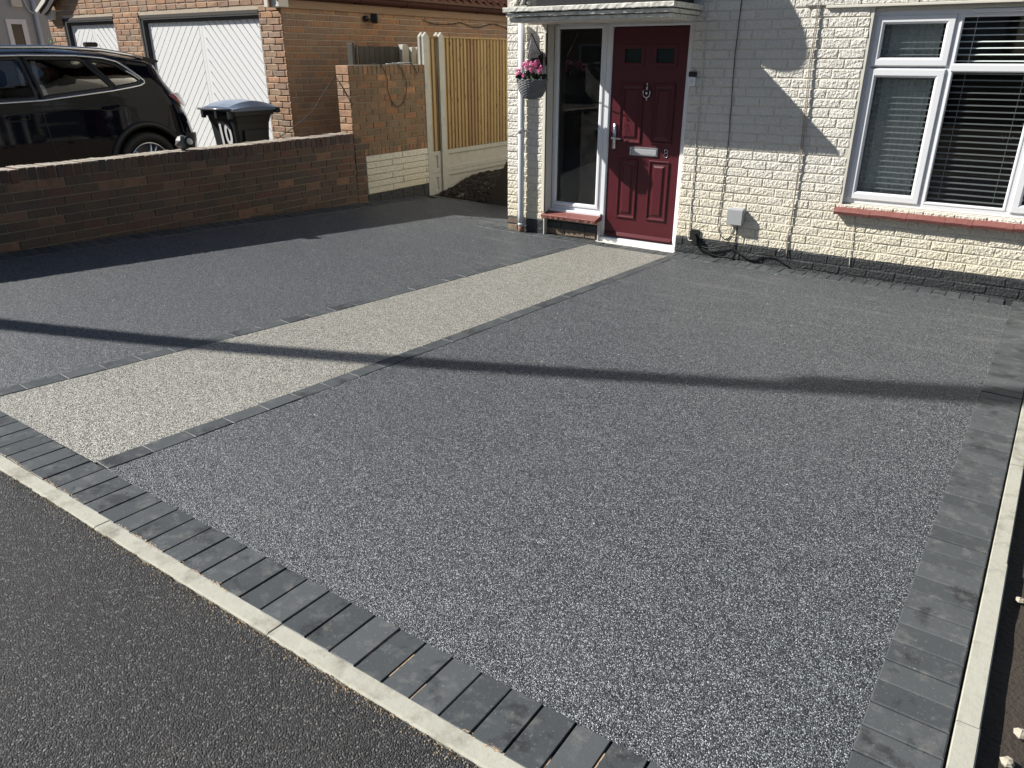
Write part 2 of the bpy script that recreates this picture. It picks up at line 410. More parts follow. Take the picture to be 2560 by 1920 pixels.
d2 = sheet('driveway', 0, 1, 0, 1, 30, 70, 0, MT['resin'], lambda x, y, u, v: (lerp(-6.60, pl_out(lerp(1.325, YB, v)) + .004, u), lerp(1.325, YB, v)))
tag(d2, kind='structure')
d3 = sheet('driveway', 0, 1, 0, 1, 30, 14, 0, MT['resin'], lambda x, y, u, v: (lerp(-6.60, -4.95, u), lerp(YB, FAR(lerp(-6.60, -4.95, u)), v)))
tag(d3, kind='structure')
d4 = sheet('driveway', 0, 1, 0, 1, 2, 12, 0, MT['resin'], lambda x, y, u, v: (lerp(-4.95, -4.84, u), lerp(7.11, 8.5, v)))
tag(d4, kind='structure')
pth = sheet('path', 0, 1, 0, 1, 14, 56, 0, MT['cream'], lambda x, y, u, v: (lerp(pl_in(lerp(1.325, YB, v)) - .004, pr_in(lerp(1.325, YB, v)) + .004, u), lerp(1.325, YB, v)))
tag(pth, kind='structure')
# jointing bed below the blocks
bed = sheet('paving_bed', 0, 1, 1.08, 8.4, 60, 60, -.011, MT['joint'], lambda x, y, u, v: (lerp(-6.82, rx_in(y) + .2, u), y))
tag(bed, kind='structure')

# paving blocks: real pieces, children of the drive
def paver_mesh(L, W):
    b = MB(); c = .0035 if W < L * 0 + .0961 and L < .19 or L > .194 and W > .0962 or W == .0965 else .0018; x, y = L / 2, W / 2
    j = [random.uniform(-.0012, .0012) for _ in range(8)]
    v = [(-x, -y, -.03), (x, -y, -.03), (x, y, -.03), (-x, y, -.03), (-x + j[0], -y, -c), (x, -y + j[1], -c), (x + j[2], y, -c), (-x, y + j[3], -c),
         (-x + c, -y + c, j[4]), (x - c, -y + c, j[5]), (x - c, y - c, j[6]), (-x + c, y - c, j[7])]
    f = [(8, 9, 10, 11)] + [(k, (k + 1) % 4, (k + 1) % 4 + 4, k + 4) for k in range(4)] + [(k + 4, (k + 1) % 4 + 4, (k + 1) % 4 + 8, k + 8) for k in range(4)]
    b.add(v, f); return b.mesh('paving_block')
PM = {}
def paver(x, y, L, W, rot, parent):
    key = (round(L, 3), round(W, 3)); l = PM.setdefault(key, [])
    if len(l) < 4:
        me = paver_mesh(L, W); me.materials.append(MT['paver']); l.append(me)
    me = random.choice(l)
    o = bpy.data.objects.new('paving_block', me); COL.objects.link(o); o.parent = parent
    o.location = (x, y, Z(x, y) + .003 + random.uniform(-.0012, .0012))
    e = .05; gxx = (Z(x + e, y) - Z(x - e, y)) / (2 * e); gyy = (Z(x, y + e) - Z(x, y - e)) / (2 * e)
    n = Vector((-gxx, -gyy, 1)).normalized()
    q = Vector((0, 0, 1)).rotation_difference(n).to_matrix() @ Matrix.Rotation(rot + random.uniform(-.006, .006), 3, 'Z')
    o.rotation_euler = q.to_euler(); return o
P = .1032
k = 0
x = -2.638 - P / 2 - 40 * P
while x < rx_in(1.2) + .21:                               # street row
    if x > -6.95: paver(x, 1.2275 - max(0, x + 4.) * .006, .0965, .196, 0, d1 if x > -3.4 else d2)
    x += P
y = 1.325 + .055
while y < 7.1:                                            # right-hand row
    paver(rx_in(y) + .098, y, .195, .0965 if y < 99 else .1, .0251 * -1, d1); y += .1012
x = -2.67 - P / 2 + 26 * P
while x > -5.12:                                          # along the house
    if x < rx_in(7.0) - .03: paver(x, 6.995, .0985, .196, 0, d1 if x > -3.3 else d3)
    x -= P
y = 1.42
while y < 7.9: paver(-6.70, y, .196, .0985, 0, d2); y += P # along the low wall
for fi, fo in ((pl_in, pl_out), (pr_in, pr_out)):         # path borders, laid lengthways
    y = 1.33
    while y < 6.88:
        L = min(.2, 6.89 - y)
        if L > .03:
            yc = y + L / 2; paver((fi(yc) + fo(yc)) / 2, yc, .096, L - .001, -math.atan(.05 if fi is pl_in else .0367), d2 if fi is pl_in else d1)
        y += L + .0012
x = -6.62
while x < -4.9:                                           # dark row closing the alley end
    paver(x, FAR(x) + .05, .2, .096, math.atan(.30), d3); x += .197

# concrete edging slabs
def slab(name, x0, x1, y0, y1, parent, skew=0., dz=0.):
    b = MB(); n = 10; v = []
    for i in range(n + 1):
        t = i / n
        if x1 - x0 > y1 - y0:
            X = lerp(x0, x1, t); w1 = random.uniform(-.0015, .0015)
            pts = [(X, y0, -.06), (X, y0 + w1, -.006), (X, y0 + .006, 0), (X, y1 - .003, 0), (X, y1, -.004), (X, y1, -.06)]
        else:
            Y = lerp(y0, y1, t); s = skew * (Y - 1.55)
            pts = [(x0 + s, Y, -.06), (x0 + s, Y, -.004), (x0 + .003 + s, Y, 0), (x1 - .004 + s, Y, 0), (x1 + s, Y, -.006), (x1 + s, Y, -.12)]
        v += [(p[0], p[1], p[2] + Z(p[0], p[1]) + .002 + dz) for p in pts]
    f = [(i * 6 + k, i * 6 + k + 1, (i + 1) * 6 + k + 1, (i + 1) * 6 + k) for i in range(n) for k in range(5)] + [tuple(range(6)), tuple(range(n * 6, n * 6 + 6))]
    b.add(v, f); return b.build(name, MT['slab'], parent)
kerb = new_thing('kerb_edging', None, None); tag(kerb, kind='structure')
for i in range(-5, 3):
    a = -2.56 + i * .957
    slab('edging_slab', a + .002, min(a + .952, .25), 1.062 - max(0, a + 3.) * .006, 1.124 - max(0, a + 3.) * .006, kerb)
for i in range(0, 7):
    y = .98 + i * .915
    slab('edging_slab', rx_in(1.55) + .203, rx_in(1.55) + .260 + random.uniform(-.003, .003), y + .002, min(y + .913, 7.1), kerb, .0251, random.uniform(0, .004))

# road / pavement asphalt with a ragged edge against the slabs
b = MB(); n = 900; v = []; xs = [lerp(-7.5, 1.2, i / n) for i in range(n + 1)]
ph = 0.
for X in xs:
    ph = ph * .7 + random.uniform(-.004, .004)
    e = 1.0635 - max(0, X + 3.) * .006 + ph
    v += [(X, e, Z(X, e) - .006), (X, e - .012, Z(X, e) + .0005), (X, e - .05, Z(X, .8) - .001), (X, -1.2, Z(X, 0) - .004)]
b.add(v, [(i * 4 + k, i * 4 + k + 1, (i + 1) * 4 + k + 1, (i + 1) * 4 + k) for i in range(n) for k in range(3)])
tag(b.build('pavement', MT['asphalt']), kind='structure')
b = MB(); b.box(-60, 60, -8.5, -1.36, -.16, -.10); tag(b.build('road', MT['asphalt']), kind='structure')
b = MB()
for i in range(-40, 40): b.cbox(i * .915, i * .915 + .91, -1.35, -1.21, -.15, .012, .01)
tag(b.build('road_kerb', MT['slab']), kind='structure')
b = MB()
for i in range(150):
    X = random.uniform(-6.2, -.2); Y = random.uniform(1.5, 6.8); s = random.uniform(.0025, .006); a = random.random() * 6.28
    vv = [(X + s * math.cos(a + q) * random.uniform(.6, 1.4), Y + s * math.sin(a + q) * random.uniform(.6, 1.2), Z(X, Y)) for q in (0, 1.6, 3.1, 4.7)] + [(X, Y, Z(X, Y) + s * .8)]
    b.add(vv, [(0, 1, 4), (1, 2, 4), (2, 3, 4), (3, 0, 4)])
tag(b.build('loose_chips', plain('pale_loose_chips', (.62, .60, .54), .8, var=.4, scale=40, bstr=0)), kind='stuff')
# crumbs of loose grit and sand along the edging
b = MB()
for i in range(1500):
    X = random.uniform(-4.4, -.3); Y = 1.062 - max(0, X + 3.) * .006 - abs(random.gauss(0, .014)) - (.05 * random.random() if random.random() < .12 else 0)
    s = random.uniform(.0015, .0045); z = Z(X, Y) + .0015
    a = random.random() * 6.28
    vv = [(X + s * math.cos(a + q) * random.uniform(.7, 1.2), Y + s * math.sin(a + q) * random.uniform(.7, 1.2), z - .002) for q in (0, 2.1, 4.2)] + [(X, Y, z + s * .8)]
    b.add(vv, [(0, 1, 3), (1, 2, 3), (2, 0, 3)])
sand = plain('kiln_dried_sand', (.50, .34, .21), .95, var=.3, scale=120, bstr=.5)
bs = MB(); xx = -2.638 - 30 * P
while xx < rx_in(1.2) + .2:
    yc_ = 1.2275 - max(0, xx + 4.) * .006
    if random.random() < (.75 if xx > -3.3 else .25):
        l0 = random.uniform(-.098, -.05); l1 = random.uniform(l0 + .05, .09); n_ = 12; v = []
        for q in range(n_ + 1):
            yy_ = yc_ + lerp(l0, l1, q / n_); hw = .0034 * (.25 + .75 * random.random()) * (0 if q in (0, n_) else 1); ox = random.uniform(-.0012, .0012)
            v += [(xx + ox - hw, yy_, Z(xx, yy_) - .0016), (xx + ox + hw, yy_, Z(xx, yy_) - .0016)]
        bs.add(v, [(q * 2, q * 2 + 1, q * 2 + 3, q * 2 + 2) for q in range(n_)])
    xx += P
for q in range(900):
    xx = random.uniform(-3.6, .1); yy_ = 1.127 - max(0, xx + 3.) * .006 + random.gauss(0, .0035); s_ = random.uniform(.001, .0032)
    if math.sin(xx * 5.3) + math.sin(xx * 2.1 + 1) < .2: continue
    bs.add([(xx - s_ * 2, yy_, Z(xx, yy_) + .0036), (xx, yy_ - s_ * .5, Z(xx, yy_) + .0036), (xx + s_ * 2, yy_, Z(xx, yy_) + .0036), (xx, yy_ + s_ * .5, Z(xx, yy_) + .0038)], [(0, 1, 2, 3)])
tag(bs.build('joint_sand', sand), kind='stuff')
grit = plain('sandy_grit', (.40, .31, .20), .9, var=.4, scale=90, bstr=0)
tag(b.build('edge_grit', grit), kind='stuff')
# soft strip of soil right of the drive
b = MB(); nx, ny = 24, 60; v = []
for j in range(ny + 1):
    for i in range(nx + 1):
        Y = lerp(.3, 7.1, j / ny); X = lerp(rx_in(Y) + .255, rx_in(Y) + 2.2, (i / nx) ** 1.3)
        v.append((X, Y, Z(X, Y) - .045 + random.uniform(-.006, .006)))
b.add(v, [(j * (nx + 1) + i, j * (nx + 1) + i + 1, (j + 1) * (nx + 1) + i + 1, (j + 1) * (nx + 1) + i) for j in range(ny) for i in range(nx)])
tag(b.build('soil_strip', MT['soil_fine'], smooth=True), kind='structure')
def rock(name, c, s, mat, parent=None, seed=0, flat=.6):
    rr = random.Random(seed); b = MB(); b.sphere((0, 0, 0), 1, 7, 4)
    b.v = [(p[0] * s * rr.uniform(.7, 1.2), p[1] * s * rr.uniform(.7, 1.2), p[2] * s * flat * rr.uniform(.7, 1.2)) for p in b.v]
    return b.build(name, mat, parent, loc=c)
for i, (X, Y, s, lb) in enumerate(((.275, 2.66, .016, 'small cream stone on the dark soil, farthest along the kerb'), (.30, 1.99, .02, 'pale flint in the dark soil beside the middle of the kerb'), (.275, 1.86, .018, 'pale rubble chip on the dark soil nearest the bottom corner'))):
    tag(rock('stone', (X, Y, Z(X, Y) - .035), s, MT['rubble'], None, i), lb, 'stone', 'stones on the soil strip')

# neighbour's drive
b = MB()
b.add([(-7.0, -1, .13), (-30, -1, .13), (-7.0, 5, .13), (-30, 5, .13), (-7.0, 7.2, 0), (-30, 7.2, 0), (-7.0, 14, 0), (-30, 14, 0)], [(0, 1, 3, 2), (2, 3, 5, 4), (4, 5, 7, 6)])
tag(b.build('neighbour_driveway', MT['ground']), kind='structure')

# ------------------------------------------------------------------ bricks
BM = {}
def brick_mesh(L, H, mat, c, jit, dep=.03):
    key = (round(L, 3), round(H, 3), mat.name, c, jit, dep); l = BM.setdefault(key, [])
    if len(l) < 5:
        x, z = L / 2, H / 2; j = lambda: random.uniform(-jit, jit)
        b = MB()
        v = [(-x, dep, -z), (x, dep, -z), (x, dep, z), (-x, dep, z), (-x, c, -z), (x, c, -z), (x, c, z), (-x, c, z)]
        v += [(a * (x - c) + j(), j(), d * (z - c) + j()) for a, d in ((-1, -1), (1, -1), (1, 1), (-1, 1))]
        f = [(8, 9, 10, 11)] + [(k, (k + 1) % 4, (k + 1) % 4 + 4, k + 4) for k in range(4)] + [(k + 4, (k + 1) % 4 + 4, (k + 1) % 4 + 8, k + 8) for k in range(4)]
        b.add(v, f); me = b.mesh('brick'); me.materials.append(mat); l.append(me)
    return random.choice(l)
class Bricks:
    """collects bricks; builds the nearest ones singly, the rest as one joined part"""
    def __init__(s, parent, limit=300, name='brick'): s.l = []; s.parent = parent; s.limit = limit; s.name = name
    def add(s, p, L, H, mat, face='-y', c=.005, jit=.0015, dep=.03, pri=0., proud=0.):
        s.l.append((p, L, H, mat, face, c, jit, dep, pri, proud))
    def build(s):
        s.l.sort(key=lambda q: (Vector(q[0]) - Vector((0, 0, 1.6))).length + q[8])
        rest = {}
        for i, (p, L, H, mat, face, c, jit, dep, pri, proud) in enumerate(s.l):
            me = brick_mesh(L, H, mat, c, jit, dep)
            rz = {'-y': 0, '+x': R(90), '-x': R(-90)}[face]
            n = {'-y': Vector((0, -1, 0)), '+x': Vector((1, 0, 0)), '-x': Vector((-1, 0, 0))}[face]
            loc = Vector(p) + n * (proud + random.uniform(-.0015, .0015))
            if i < s.limit:
                o = bpy.data.objects.new(s.name, me); COL.objects.link(o); o.parent = s.parent; o.location = loc; o.rotation_euler = (0, random.uniform(-.004, .004), rz)
            else:
                mb = rest.setdefault(mat.name, (MB(), mat))[0]; M_ = Matrix.Translation(loc) @ Matrix.Rotation(rz, 4, 'Z')
                mb.add([M_ @ vv.co for vv in me.vertices], [tuple(pp.vertices) for pp in me.polygons])
        for mb, mat in rest.values():
            o = mb.build('brickwork', mat, s.parent); o['kind'] = 'stuff'
def course(B, a0, a1, z, H, plane, face, L=.225, off=0., joint=.010, mat=None, matf=None, holes=(), c=.005, jit=.0015, jl=.0, pri=0., proud=0., zc=None):
    """one course between a0 and a1 along the wall"""
    x = a0 - off
    while x < a1 - .02:
        LL = L + random.uniform(-jl, jl)
        s0, s1 = max(x, a0), min(x + LL, a1)
        segs = [(s0, s1)]
        for h0, h1 in holes:
            ns = []
            for q0, q1 in segs:
                if q1 <= h0 or q0 >= h1: ns.append((q0, q1))
                else:
                    if q0 < h0: ns.append((q0, h0))
                    if q1 > h1: ns.append((h1, q1))
            segs = ns
        for q0, q1 in segs:
            l = q1 - q0 - joint
            if l > .02:
                m_ = (q0 + q1) / 2; p = (m_, plane, z) if face == '-y' else (plane, m_, z)
                l = round(l, 2) if abs(l - (L - joint)) > .012 else round(L - joint, 3)
                B.add(p, l, H - joint, matf(m_, z) if matf else mat, face, c, jit, .03, pri, proud)
        x += LL

# ------------------------------------------------------------------ our house
YW = 7.12; CP = .0773
house = new_thing('house', 'cream painted brick house front with burgundy door and red window sill', 'house')
WX0, WX1, WZ0, WZ1 = -1.365, .48, .405, 1.972     # window opening
b = MB()                                              # wall core with openings, in painted mortar
yb, yf = YW + .30, YW + .006
b.box(-2.845, WX0, yf, yb, -.4, 2.9); b.box(WX0, WX1, yf, yb, -.4, WZ0); b.box(WX0, WX1, yf, yb, WZ1, 2.9); b.box(WX1, 2.6, yf, yb, -.4, 2.9)
b.box(-4.365, -2.845, yf, yb, 1.945, 2.9); b.box(-4.365, -3.715, YW + .02, yb, -.4, .08)
b.build('wall', MT['cream_mortar'], house)
b = MB(); b.box(-2.846, 2.6, YW + .004, YW + .02, -.4, -.028); b.box(-4.824, -4.362, 7.043, 7.06, -.4, -.03); b.box(-4.36, -3.72, YW - .006, YW + .02, -.4, -.03); b.build('plinth_mortar', MT['black_brick'], house)
b = MB(); b.box(-4.825, -4.345, 7.046, YW + .30, -.4, 2.9); b.box(-4.825, -4.62, YW + .30, 13, -.4, 2.9); b.build('pier', MT['cream_mortar'], house)
b = MB(); b.cbox(-4.352, -4.338, 7.02, 7.17, .07, 1.92, .002); b.cbox(-4.375, -4.338, 7.028, 7.045, .07, 1.92, .003); b.build('reveal', MT['render'], house)
b = MB(); b.box(-4.8, 2.6, YW + .01, 13, 2.9, 5.6); b.build('upper_wall', MT['cream_mortar'], house)
b = MB(); b.add([(-5.2, 6.7, 5.5), (3, 6.7, 5.5), (3, 10, 7.6), (-5.2, 10, 7.6), (-5.2, 13.3, 5.5), (3, 13.3, 5.5)], [(0, 1, 2, 3), (3, 2, 5, 4), (0, 3, 4), (1, 5, 2)]); b.build('roof', MT['pantile'], house)
HB = Bricks(house, 300)
zp = -.030
def hmat(x, z): return MT['black_brick'] if z < zp else MT['cream_brick']
for k in range(-3, 28):
    z = zp + CP * (k + .5); off = .113 * (k % 2) + .02 * ((k * 7) % 3)
    holes = []
    if WZ0 < z < WZ1 + .14: holes.append((WX0 if z < WZ1 else -1.67, WX1))
    course(HB, -2.845, .62, z, CP, YW, '-y', .2295, off, .008, matf=hmat, holes=holes, c=.006, jit=.003, jl=.004, pri=(3 if k == -3 else 0) + (8 if z > 2.08 else 0))
def pmat(x, z): return MT['bare_stone'] if z < -.03 and (x < -4.62) else (MT['black_brick'] if z < zp else MT['cream_brick'])
for k in range(-2, 26):
    z = zp + CP * (k + .5)
    course(HB, -4.83, -4.362, z, CP, 7.04, '-y', .2295, [.09, .0][k % 2], .008, matf=pmat, c=.006, jit=.003, pri=-1)
# pier's left flank, quoins seen edge on
for k, (xx, zz, mt) in enumerate(((-4.335, -.07, 'black_brick'), (-4.335, -.147, 'bare_stone'))): pass
for k, (segs, mt) in enumerate((((-4.36, -4.17, -3.96, -3.86, -3.72), 'black_brick'), ((-4.36, -4.12, -3.87, -3.74), 'bare_stone'), ((-4.36, -4.2, -4.0, -3.72), 'cream_brick'))):
    z = {0: -.068, 1: -.146, 2: .01}[k]
    for a, c_ in zip(segs[:-1], segs[1:]):
        HB.add(((a + c_) / 2, YW - .012, z), c_ - a - .008, CP - .01, MT[mt], '-y', .006, .003, .03, -1)
HB.build()
# lintel stones over the window
b = MB(); xs = [-1.89, -1.455, -1.04, -.59, -.14, .32, .7]
for i in range(6):
    bb = MB(); bb.cbox(xs[i] + .004, xs[i + 1] - .004, YW - .018, YW + .03, 1.992, 2.14, .006); bb.build('lintel_stone', MT['cream_brick'], house)
b = MB(); b.cbox(-1.72, .7, YW - .022, YW + .05, 1.972, 1.992, .003); b.build('lintel_lip', MT['render'], house)

# canopy over the door: three stepped courses, felt roof
CX0, CX1, CYF = -4.47, -2.765, 6.445
can = bpy.data.objects.new('canopy', None); COL.objects.link(can); can.parent = house
def rough_bar(x0, x1, y0, y1, z0, z1, mat, name, parent, amp=.003):
    b = MB(); n = int((x1 - x0) / .03); v = []
    for i in range(n + 1):
        X = lerp(x0, x1, i / n); j = lambda: random.uniform(-amp, amp)
        v += [(X, y1, z0), (X, y0 + j() + .003, z0 + j() * .5), (X, y0 + j() - .001, z0 + .006), (X, y0 + j() - .001, z1 - .006), (X, y0 + j() + .004, z1), (X, y1, z1)]
    f = [(i * 6 + k, i * 6 + (k + 1) % 6, (i + 1) * 6 + (k + 1) % 6, (i + 1) * 6 + k) for i in range(n) for k in range(6)] + [tuple(range(6)), tuple(range(n * 6, n * 6 + 6))]
    b.add(v, f); return b.build(name, mat, parent)
for k, (zz0, zz1, prj) in enumerate(((1.914, 1.945, .046), (1.951, 1.981, .023), (1.990, 2.030, 0.))):
    rough_bar(CX0 - .0 + prj, CX1 - prj * 1.2, CYF + prj, YW - .002, zz0, zz1, MT['canopy'], 'canopy_course', can)
b = MB(); b.box(CX0 + .05, CX1 - .06, CYF + .06, YW - .003, 1.906, 1.9135); b.build('soffit', MT['render'], can)
b = MB(); b.cbox(CX0 + .30, CX1 - .10, CYF + .12, YW - .004, 2.0305, 2.13, .01); b.build('canopy_roof', MT['felt'], can)
b = MB(); b.cbox(CX0 - .0, CX0 + .09, CYF + .1, YW, 2.0305, 2.3, .01); b.build('parapet_end', MT['cream_brick'], can)

# door set -------------------------------------------------------
YD = 7.17
door = bpy.data.objects.new('door', None); COL.objects.link(door); door.parent = house; door['label'] = 'burgundy panelled front door in a white frame'
def frame(x0, x1, z0, z1, wd, y0, y1, name, parent, mat=None, c=.006, bottom=None):
    b = MB(); wb = wd if bottom is None else bottom
    # mitred ring
    o = [(x0, z0), (x1, z0), (x1, z1), (x0, z1)]; i_ = [(x0 + wd, z0 + wb), (x1 - wd, z0 + wb), (x1 - wd, z1 - wd), (x0 + wd, z1 - wd)]
    oo = [(x0 + c, z0 + c), (x1 - c, z0 + c), (x1 - c, z1 - c), (x0 + c, z1 - c)]
    ii = [(x0 + wd - c * 2.2, z0 + wb - c * 2.2), (x1 - wd + c * 2.2, z0 + wb - c * 2.2), (x1 - wd + c * 2.2, z1 - wd + c * 2.2), (x0 + wd - c * 2.2, z1 - wd + c * 2.2)]
    v = [(p[0], y1, p[1]) for p in o] + [(p[0], y0 + c, p[1]) for p in o] + [(p[0], y0, p[1]) for p in oo] + [(p[0], y0, p[1]) for p in ii] + [(p[0], y0 + c * 2, p[1]) for p in i_] + [(p[0], y1, p[1]) for p in i_]
    f = []
    for r_ in range(5):
        for k in range(4): f.append((r_ * 4 + k, r_ * 4 + (k + 1) % 4, (r_ + 1) * 4 + (k + 1) % 4, (r_ + 1) * 4 + k))
    for k in range(4): f.append((20 + k, 20 + (k + 1) % 4, (k + 1) % 4, k))
    b.add(v, f); return b.build(name, mat or MT['upvc'], parent)
def pane(x0, x1, z0, z1, y, parent, name='pane', mat=None):
    b = MB(); b.add([(x0, y, z0), (x1, y, z0), (x1, y, z1), (x0, y, z1)], [(0, 1, 2, 3)]); return b.build(name, mat or MT['glass'], parent)
frame(-3.735, -2.848, -.168, 1.932, .056, YD, YD + .07, 'door_frame', door, bottom=.03)
DX0, DX1, DZ0, DZ1 = -3.676, -2.908, -.132, 1.868
# leaf with holes for the two small panes
gl = [(-3.545, -3.375, 1.557, 1.685), (-3.215, -3.043, 1.557, 1.685)]
YL = YD + .018
b = MB()
b.box(DX0, gl[0][0], YL, YL + .044, 1.557, 1.685); b.box(gl[0][1], gl[1][0], YL, YL + .044, 1.557, 1.685); b.box(gl[1][1], DX1, YL, YL + .044, 1.557, 1.685)
b.box(DX0, DX1, YL, YL + .044, 1.685, DZ1); b.box(DX0, DX1, YL, YL + .044, DZ0, 1.557)
b.build('leaf', MT['door'], door)
for a in gl:
    frame(a[0] - .042, a[1] + .042, a[2] - .036, a[3] + .036, .040, YL - .007, YL, 'glazing_bead', door, MT['door'], .003); pane(a[0], a[1], a[2], a[3], YL + .015, door, 'pane', MT['teal_glass'])
def panel(x0, x1, z0, z1):
    # recessed moulding round a raised field
    b = MB(); Y0 = YL
    rings = [(0, -.0005), (.006, -.006), (.014, -.006), (.024, .006), (.034, .008), (.052, .004), (.066, -.006)]
    v = []
    for i, dy in rings: v += [(x0 + i, Y0 + dy, z0 + i), (x1 - i, Y0 + dy, z0 + i), (x1 - i, Y0 + dy, z1 - i), (x0 + i, Y0 + dy, z1 - i)]
    f = [(r_ * 4 + k, r_ * 4 + (k + 1) % 4, (r_ + 1) * 4 + (k + 1) % 4, (r_ + 1) * 4 + k) for r_ in range(len(rings) - 1) for k in range(4)]
    n = (len(rings) - 1) * 4; f.append((n, n + 1, n + 2, n + 3)); b.add(v, f)
    b.v = [(p[0], p[1] - .0085, p[2]) for p in b.v]
    o = b.build('panel', MT['door'], door)
    bb = MB(); bb.box(x0, x1, YL - .0091, YL - .0089, z0, z1)
for a in ((-3.572, -3.325, .818, 1.378), (-3.228, -3.0, .826, 1.378), (-3.552, -3.338, .070, .664), (-3.216, -3.0, .078, .668)): panel(*a)
b = MB(); b.prism([(YL - .035, DZ0 + .012), (YL - .035, DZ0 + .022), (YL - .002, DZ0 + .05), (YL - .002, DZ0 + .006)], 'x', DX0 + .02, DX1 - .008); b.build('weather_bar', MT['door'], door)
b = MB(); b.cbox(-3.735, -2.848, YD - .045, YD + .06, -.19, -.140, .006); b.build('threshold', MT['upvc'], door)
b = MB(); b.cbox(-3.74, -2.83, YD - .10, YD - .03, -.225, -.186, .006); b.build('step_strip', MT['render'], door)
# letterbox
b = MB(); b.cbox(-3.432, -3.130, YL - .013, YL, .703, .787, .004); lb_ = b.build('letterbox', MT['chrome2'], door)
b = MB(); b.cbox(-3.418, -3.144, YL - .019, YL - .0125, .716, .772, .006); b.build('letterbox_flap', MT['greybox'], door)
# lever handle on a long plate
b = MB(); b.cbox(-3.632, -3.596, YL - .014, YL, .752, .998, .006); b.tube([(-3.614, YL - .01, .862), (-3.614, YL - .05, .862), (-3.60, YL - .055, .862), (-3.52, YL - .052, .858)], .009, 8); b.sphere((-3.614, YL - .055, .862), .013, 8, 6); b.tube([(-3.614, YL - .016, .80), (-3.614, YL - .01, .80)], .012, 10); b.build('handle', MT['chrome2'], door, True)
# urn knocker
b = MB(); b.sphere((-3.285, YL - .012, 1.372), .010, 8, 6); b.tube([(-3.285, YL - .01, 1.372), (-3.285, YL - .012, 1.34), (-3.285, YL - .016, 1.32)], [.006, .010, .016], 8)
b.tube([(-3.316, YL - .02, 1.318), (-3.323, YL - .022, 1.292), (-3.316, YL - .024, 1.262), (-3.285, YL - .03, 1.246), (-3.254, YL - .024, 1.262), (-3.247, YL - .022, 1.292), (-3.254, YL - .02, 1.318)], .006, 8)
b.sphere((-3.285, YL - .02, 1.29), .016, 8, 6); b.tube([(-3.285, YL - .01, 1.25), (-3.285, YL - .012, 1.225)], [.009, .004], 8); b.build('knocker', MT['chrome'], door, True)
# numeral 8
b = MB()
b.tube([(-3.045 + .0165 * math.sin(a), YL - .004, .763 + .0165 * math.cos(a)) for a in [i * math.pi / 8 for i in range(16)]], .0034, 6, closed=True)
b.tube([(-3.045 + .0205 * math.sin(a), YL - .004, .725 + .0215 * math.cos(a)) for a in [i * math.pi / 8 for i in range(16)]], .0034, 6, closed=True)
b.build('number_eight', MT['chrome2'], door, True)
# sidelight
sl = bpy.data.objects.new('sidelight', None); COL.objects.link(sl); sl.parent = house; sl['label'] = 'tall white framed window beside the front door'
frame(-4.338, -3.737, .083, 1.932, .045, YD + .002, YD + .07, 'window_frame', sl)
frame(-4.318, -3.758, .128, 1.905, .040, YD - .008, YD + .03, 'sash', sl); pane(-4.285, -3.79, .16, 1.87, YD + .02, sl, 'pane', MT['side_glass'])
b = MB(); b.cbox(-4.262, -3.858, YD - .022, YD - .008, 1.899, 1.923, .003); b.build('trickle_vent', MT['upvc'], sl)
b = MB(); b.cbox(-4.338, -3.71, YD - .04, YD + .01, .062, .092, .004); b.build('sill_bar', MT['upvc'], sl)
# sidelight sill tiles
ss = bpy.data.objects.new('window_sill', None); COL.objects.link(ss); ss.parent = house; ss['label'] = 'short red tile sill under the tall side window'
for a, c_ in ((-4.372, -4.04), (-4.037, -3.703)):
    b = MB(); n = 10; v = []
    for i in range(n + 1):
        X = lerp(a, c_, i / n); j = random.uniform(-.006, .006)
        v += [(X, YD, .02), (X, YW - .10 + j, .006 + j), (X, YW - .105 + j * .5, .036), (X, YW - .095, .044), (X, YD, .078)]
    b.add(v, [(i * 5 + k, i * 5 + (k + 1) % 5, (i + 1) * 5 + (k + 1) % 5, (i + 1) * 5 + k) for i in range(n) for k in range(5)] + [tuple(range(5)), tuple(range(n * 5, n * 5 + 5))])
    b.build('sill_tile', MT['sill'], ss)
b = MB(); b.box(-3.716, -3.706, YW - .02, YD + .02, -.2, .05); b.build('dwarf_wall_end', MT['render'], house)

# window ----------------------------------------------------------
win = bpy.data.objects.new('window', None); COL.objects.link(win); win.parent = house; win['label'] = 'wide white framed window with venetian blinds'
def fr(*a, **k): return frame(*a, win, **k)
b = MB()
b.cbox(-1.352, .47, YD, YD + .06, 1.902, 1.945, .003); b.cbox(-1.352, .47, YD, YD + .06, .440, .484, .003); b.box(-1.352, -1.322, YD, YD + .06, .484, 1.902)
b.cbox(-.762, -.728, YD, YD + .06, .484, 1.902, .003); b.cbox(-.146, -.112, YD, YD + .06, .484, 1.902, .003); b.box(.44, .47, YD, YD + .06, .484, 1.902)
b.cbox(-1.322, -.762, YD + .001, YD + .06, 1.514, 1.546, .003); b.cbox(-.112, .44, YD + .001, YD + .06, 1.514, 1.546, .003)
b.build('window_frame', MT['upvc'], win)
b = MB(); b.cbox(-1.34, -.0, YD + .02, YD + .03, 1.945, 1.972, .002); b.build('head_trim', MT['render'], win)
for X0, X1 in ((-1.325, -.764), (-.110, .437)):
    frame(X0, X1, 1.540, 1.908, .062, YD - .014, YD + .03, 'vent_sash', win, c=.007); pane(X0 + .06, X1 - .06, 1.60, 1.85, YD + .012, win)
    frame(X0, X1, .478, 1.520, .064, YD - .014, YD + .03, 'casement_sash', win, c=.007); pane(X0 + .06, X1 - .06, .54, 1.46, YD + .012, win)
    for zz in (1.533,):
        b = MB(); b.box(X0 + .01, X1 - .01, YD - .0015, YD - .0005, 1.526, 1.534); b.build('seam', MT['seam'], win)
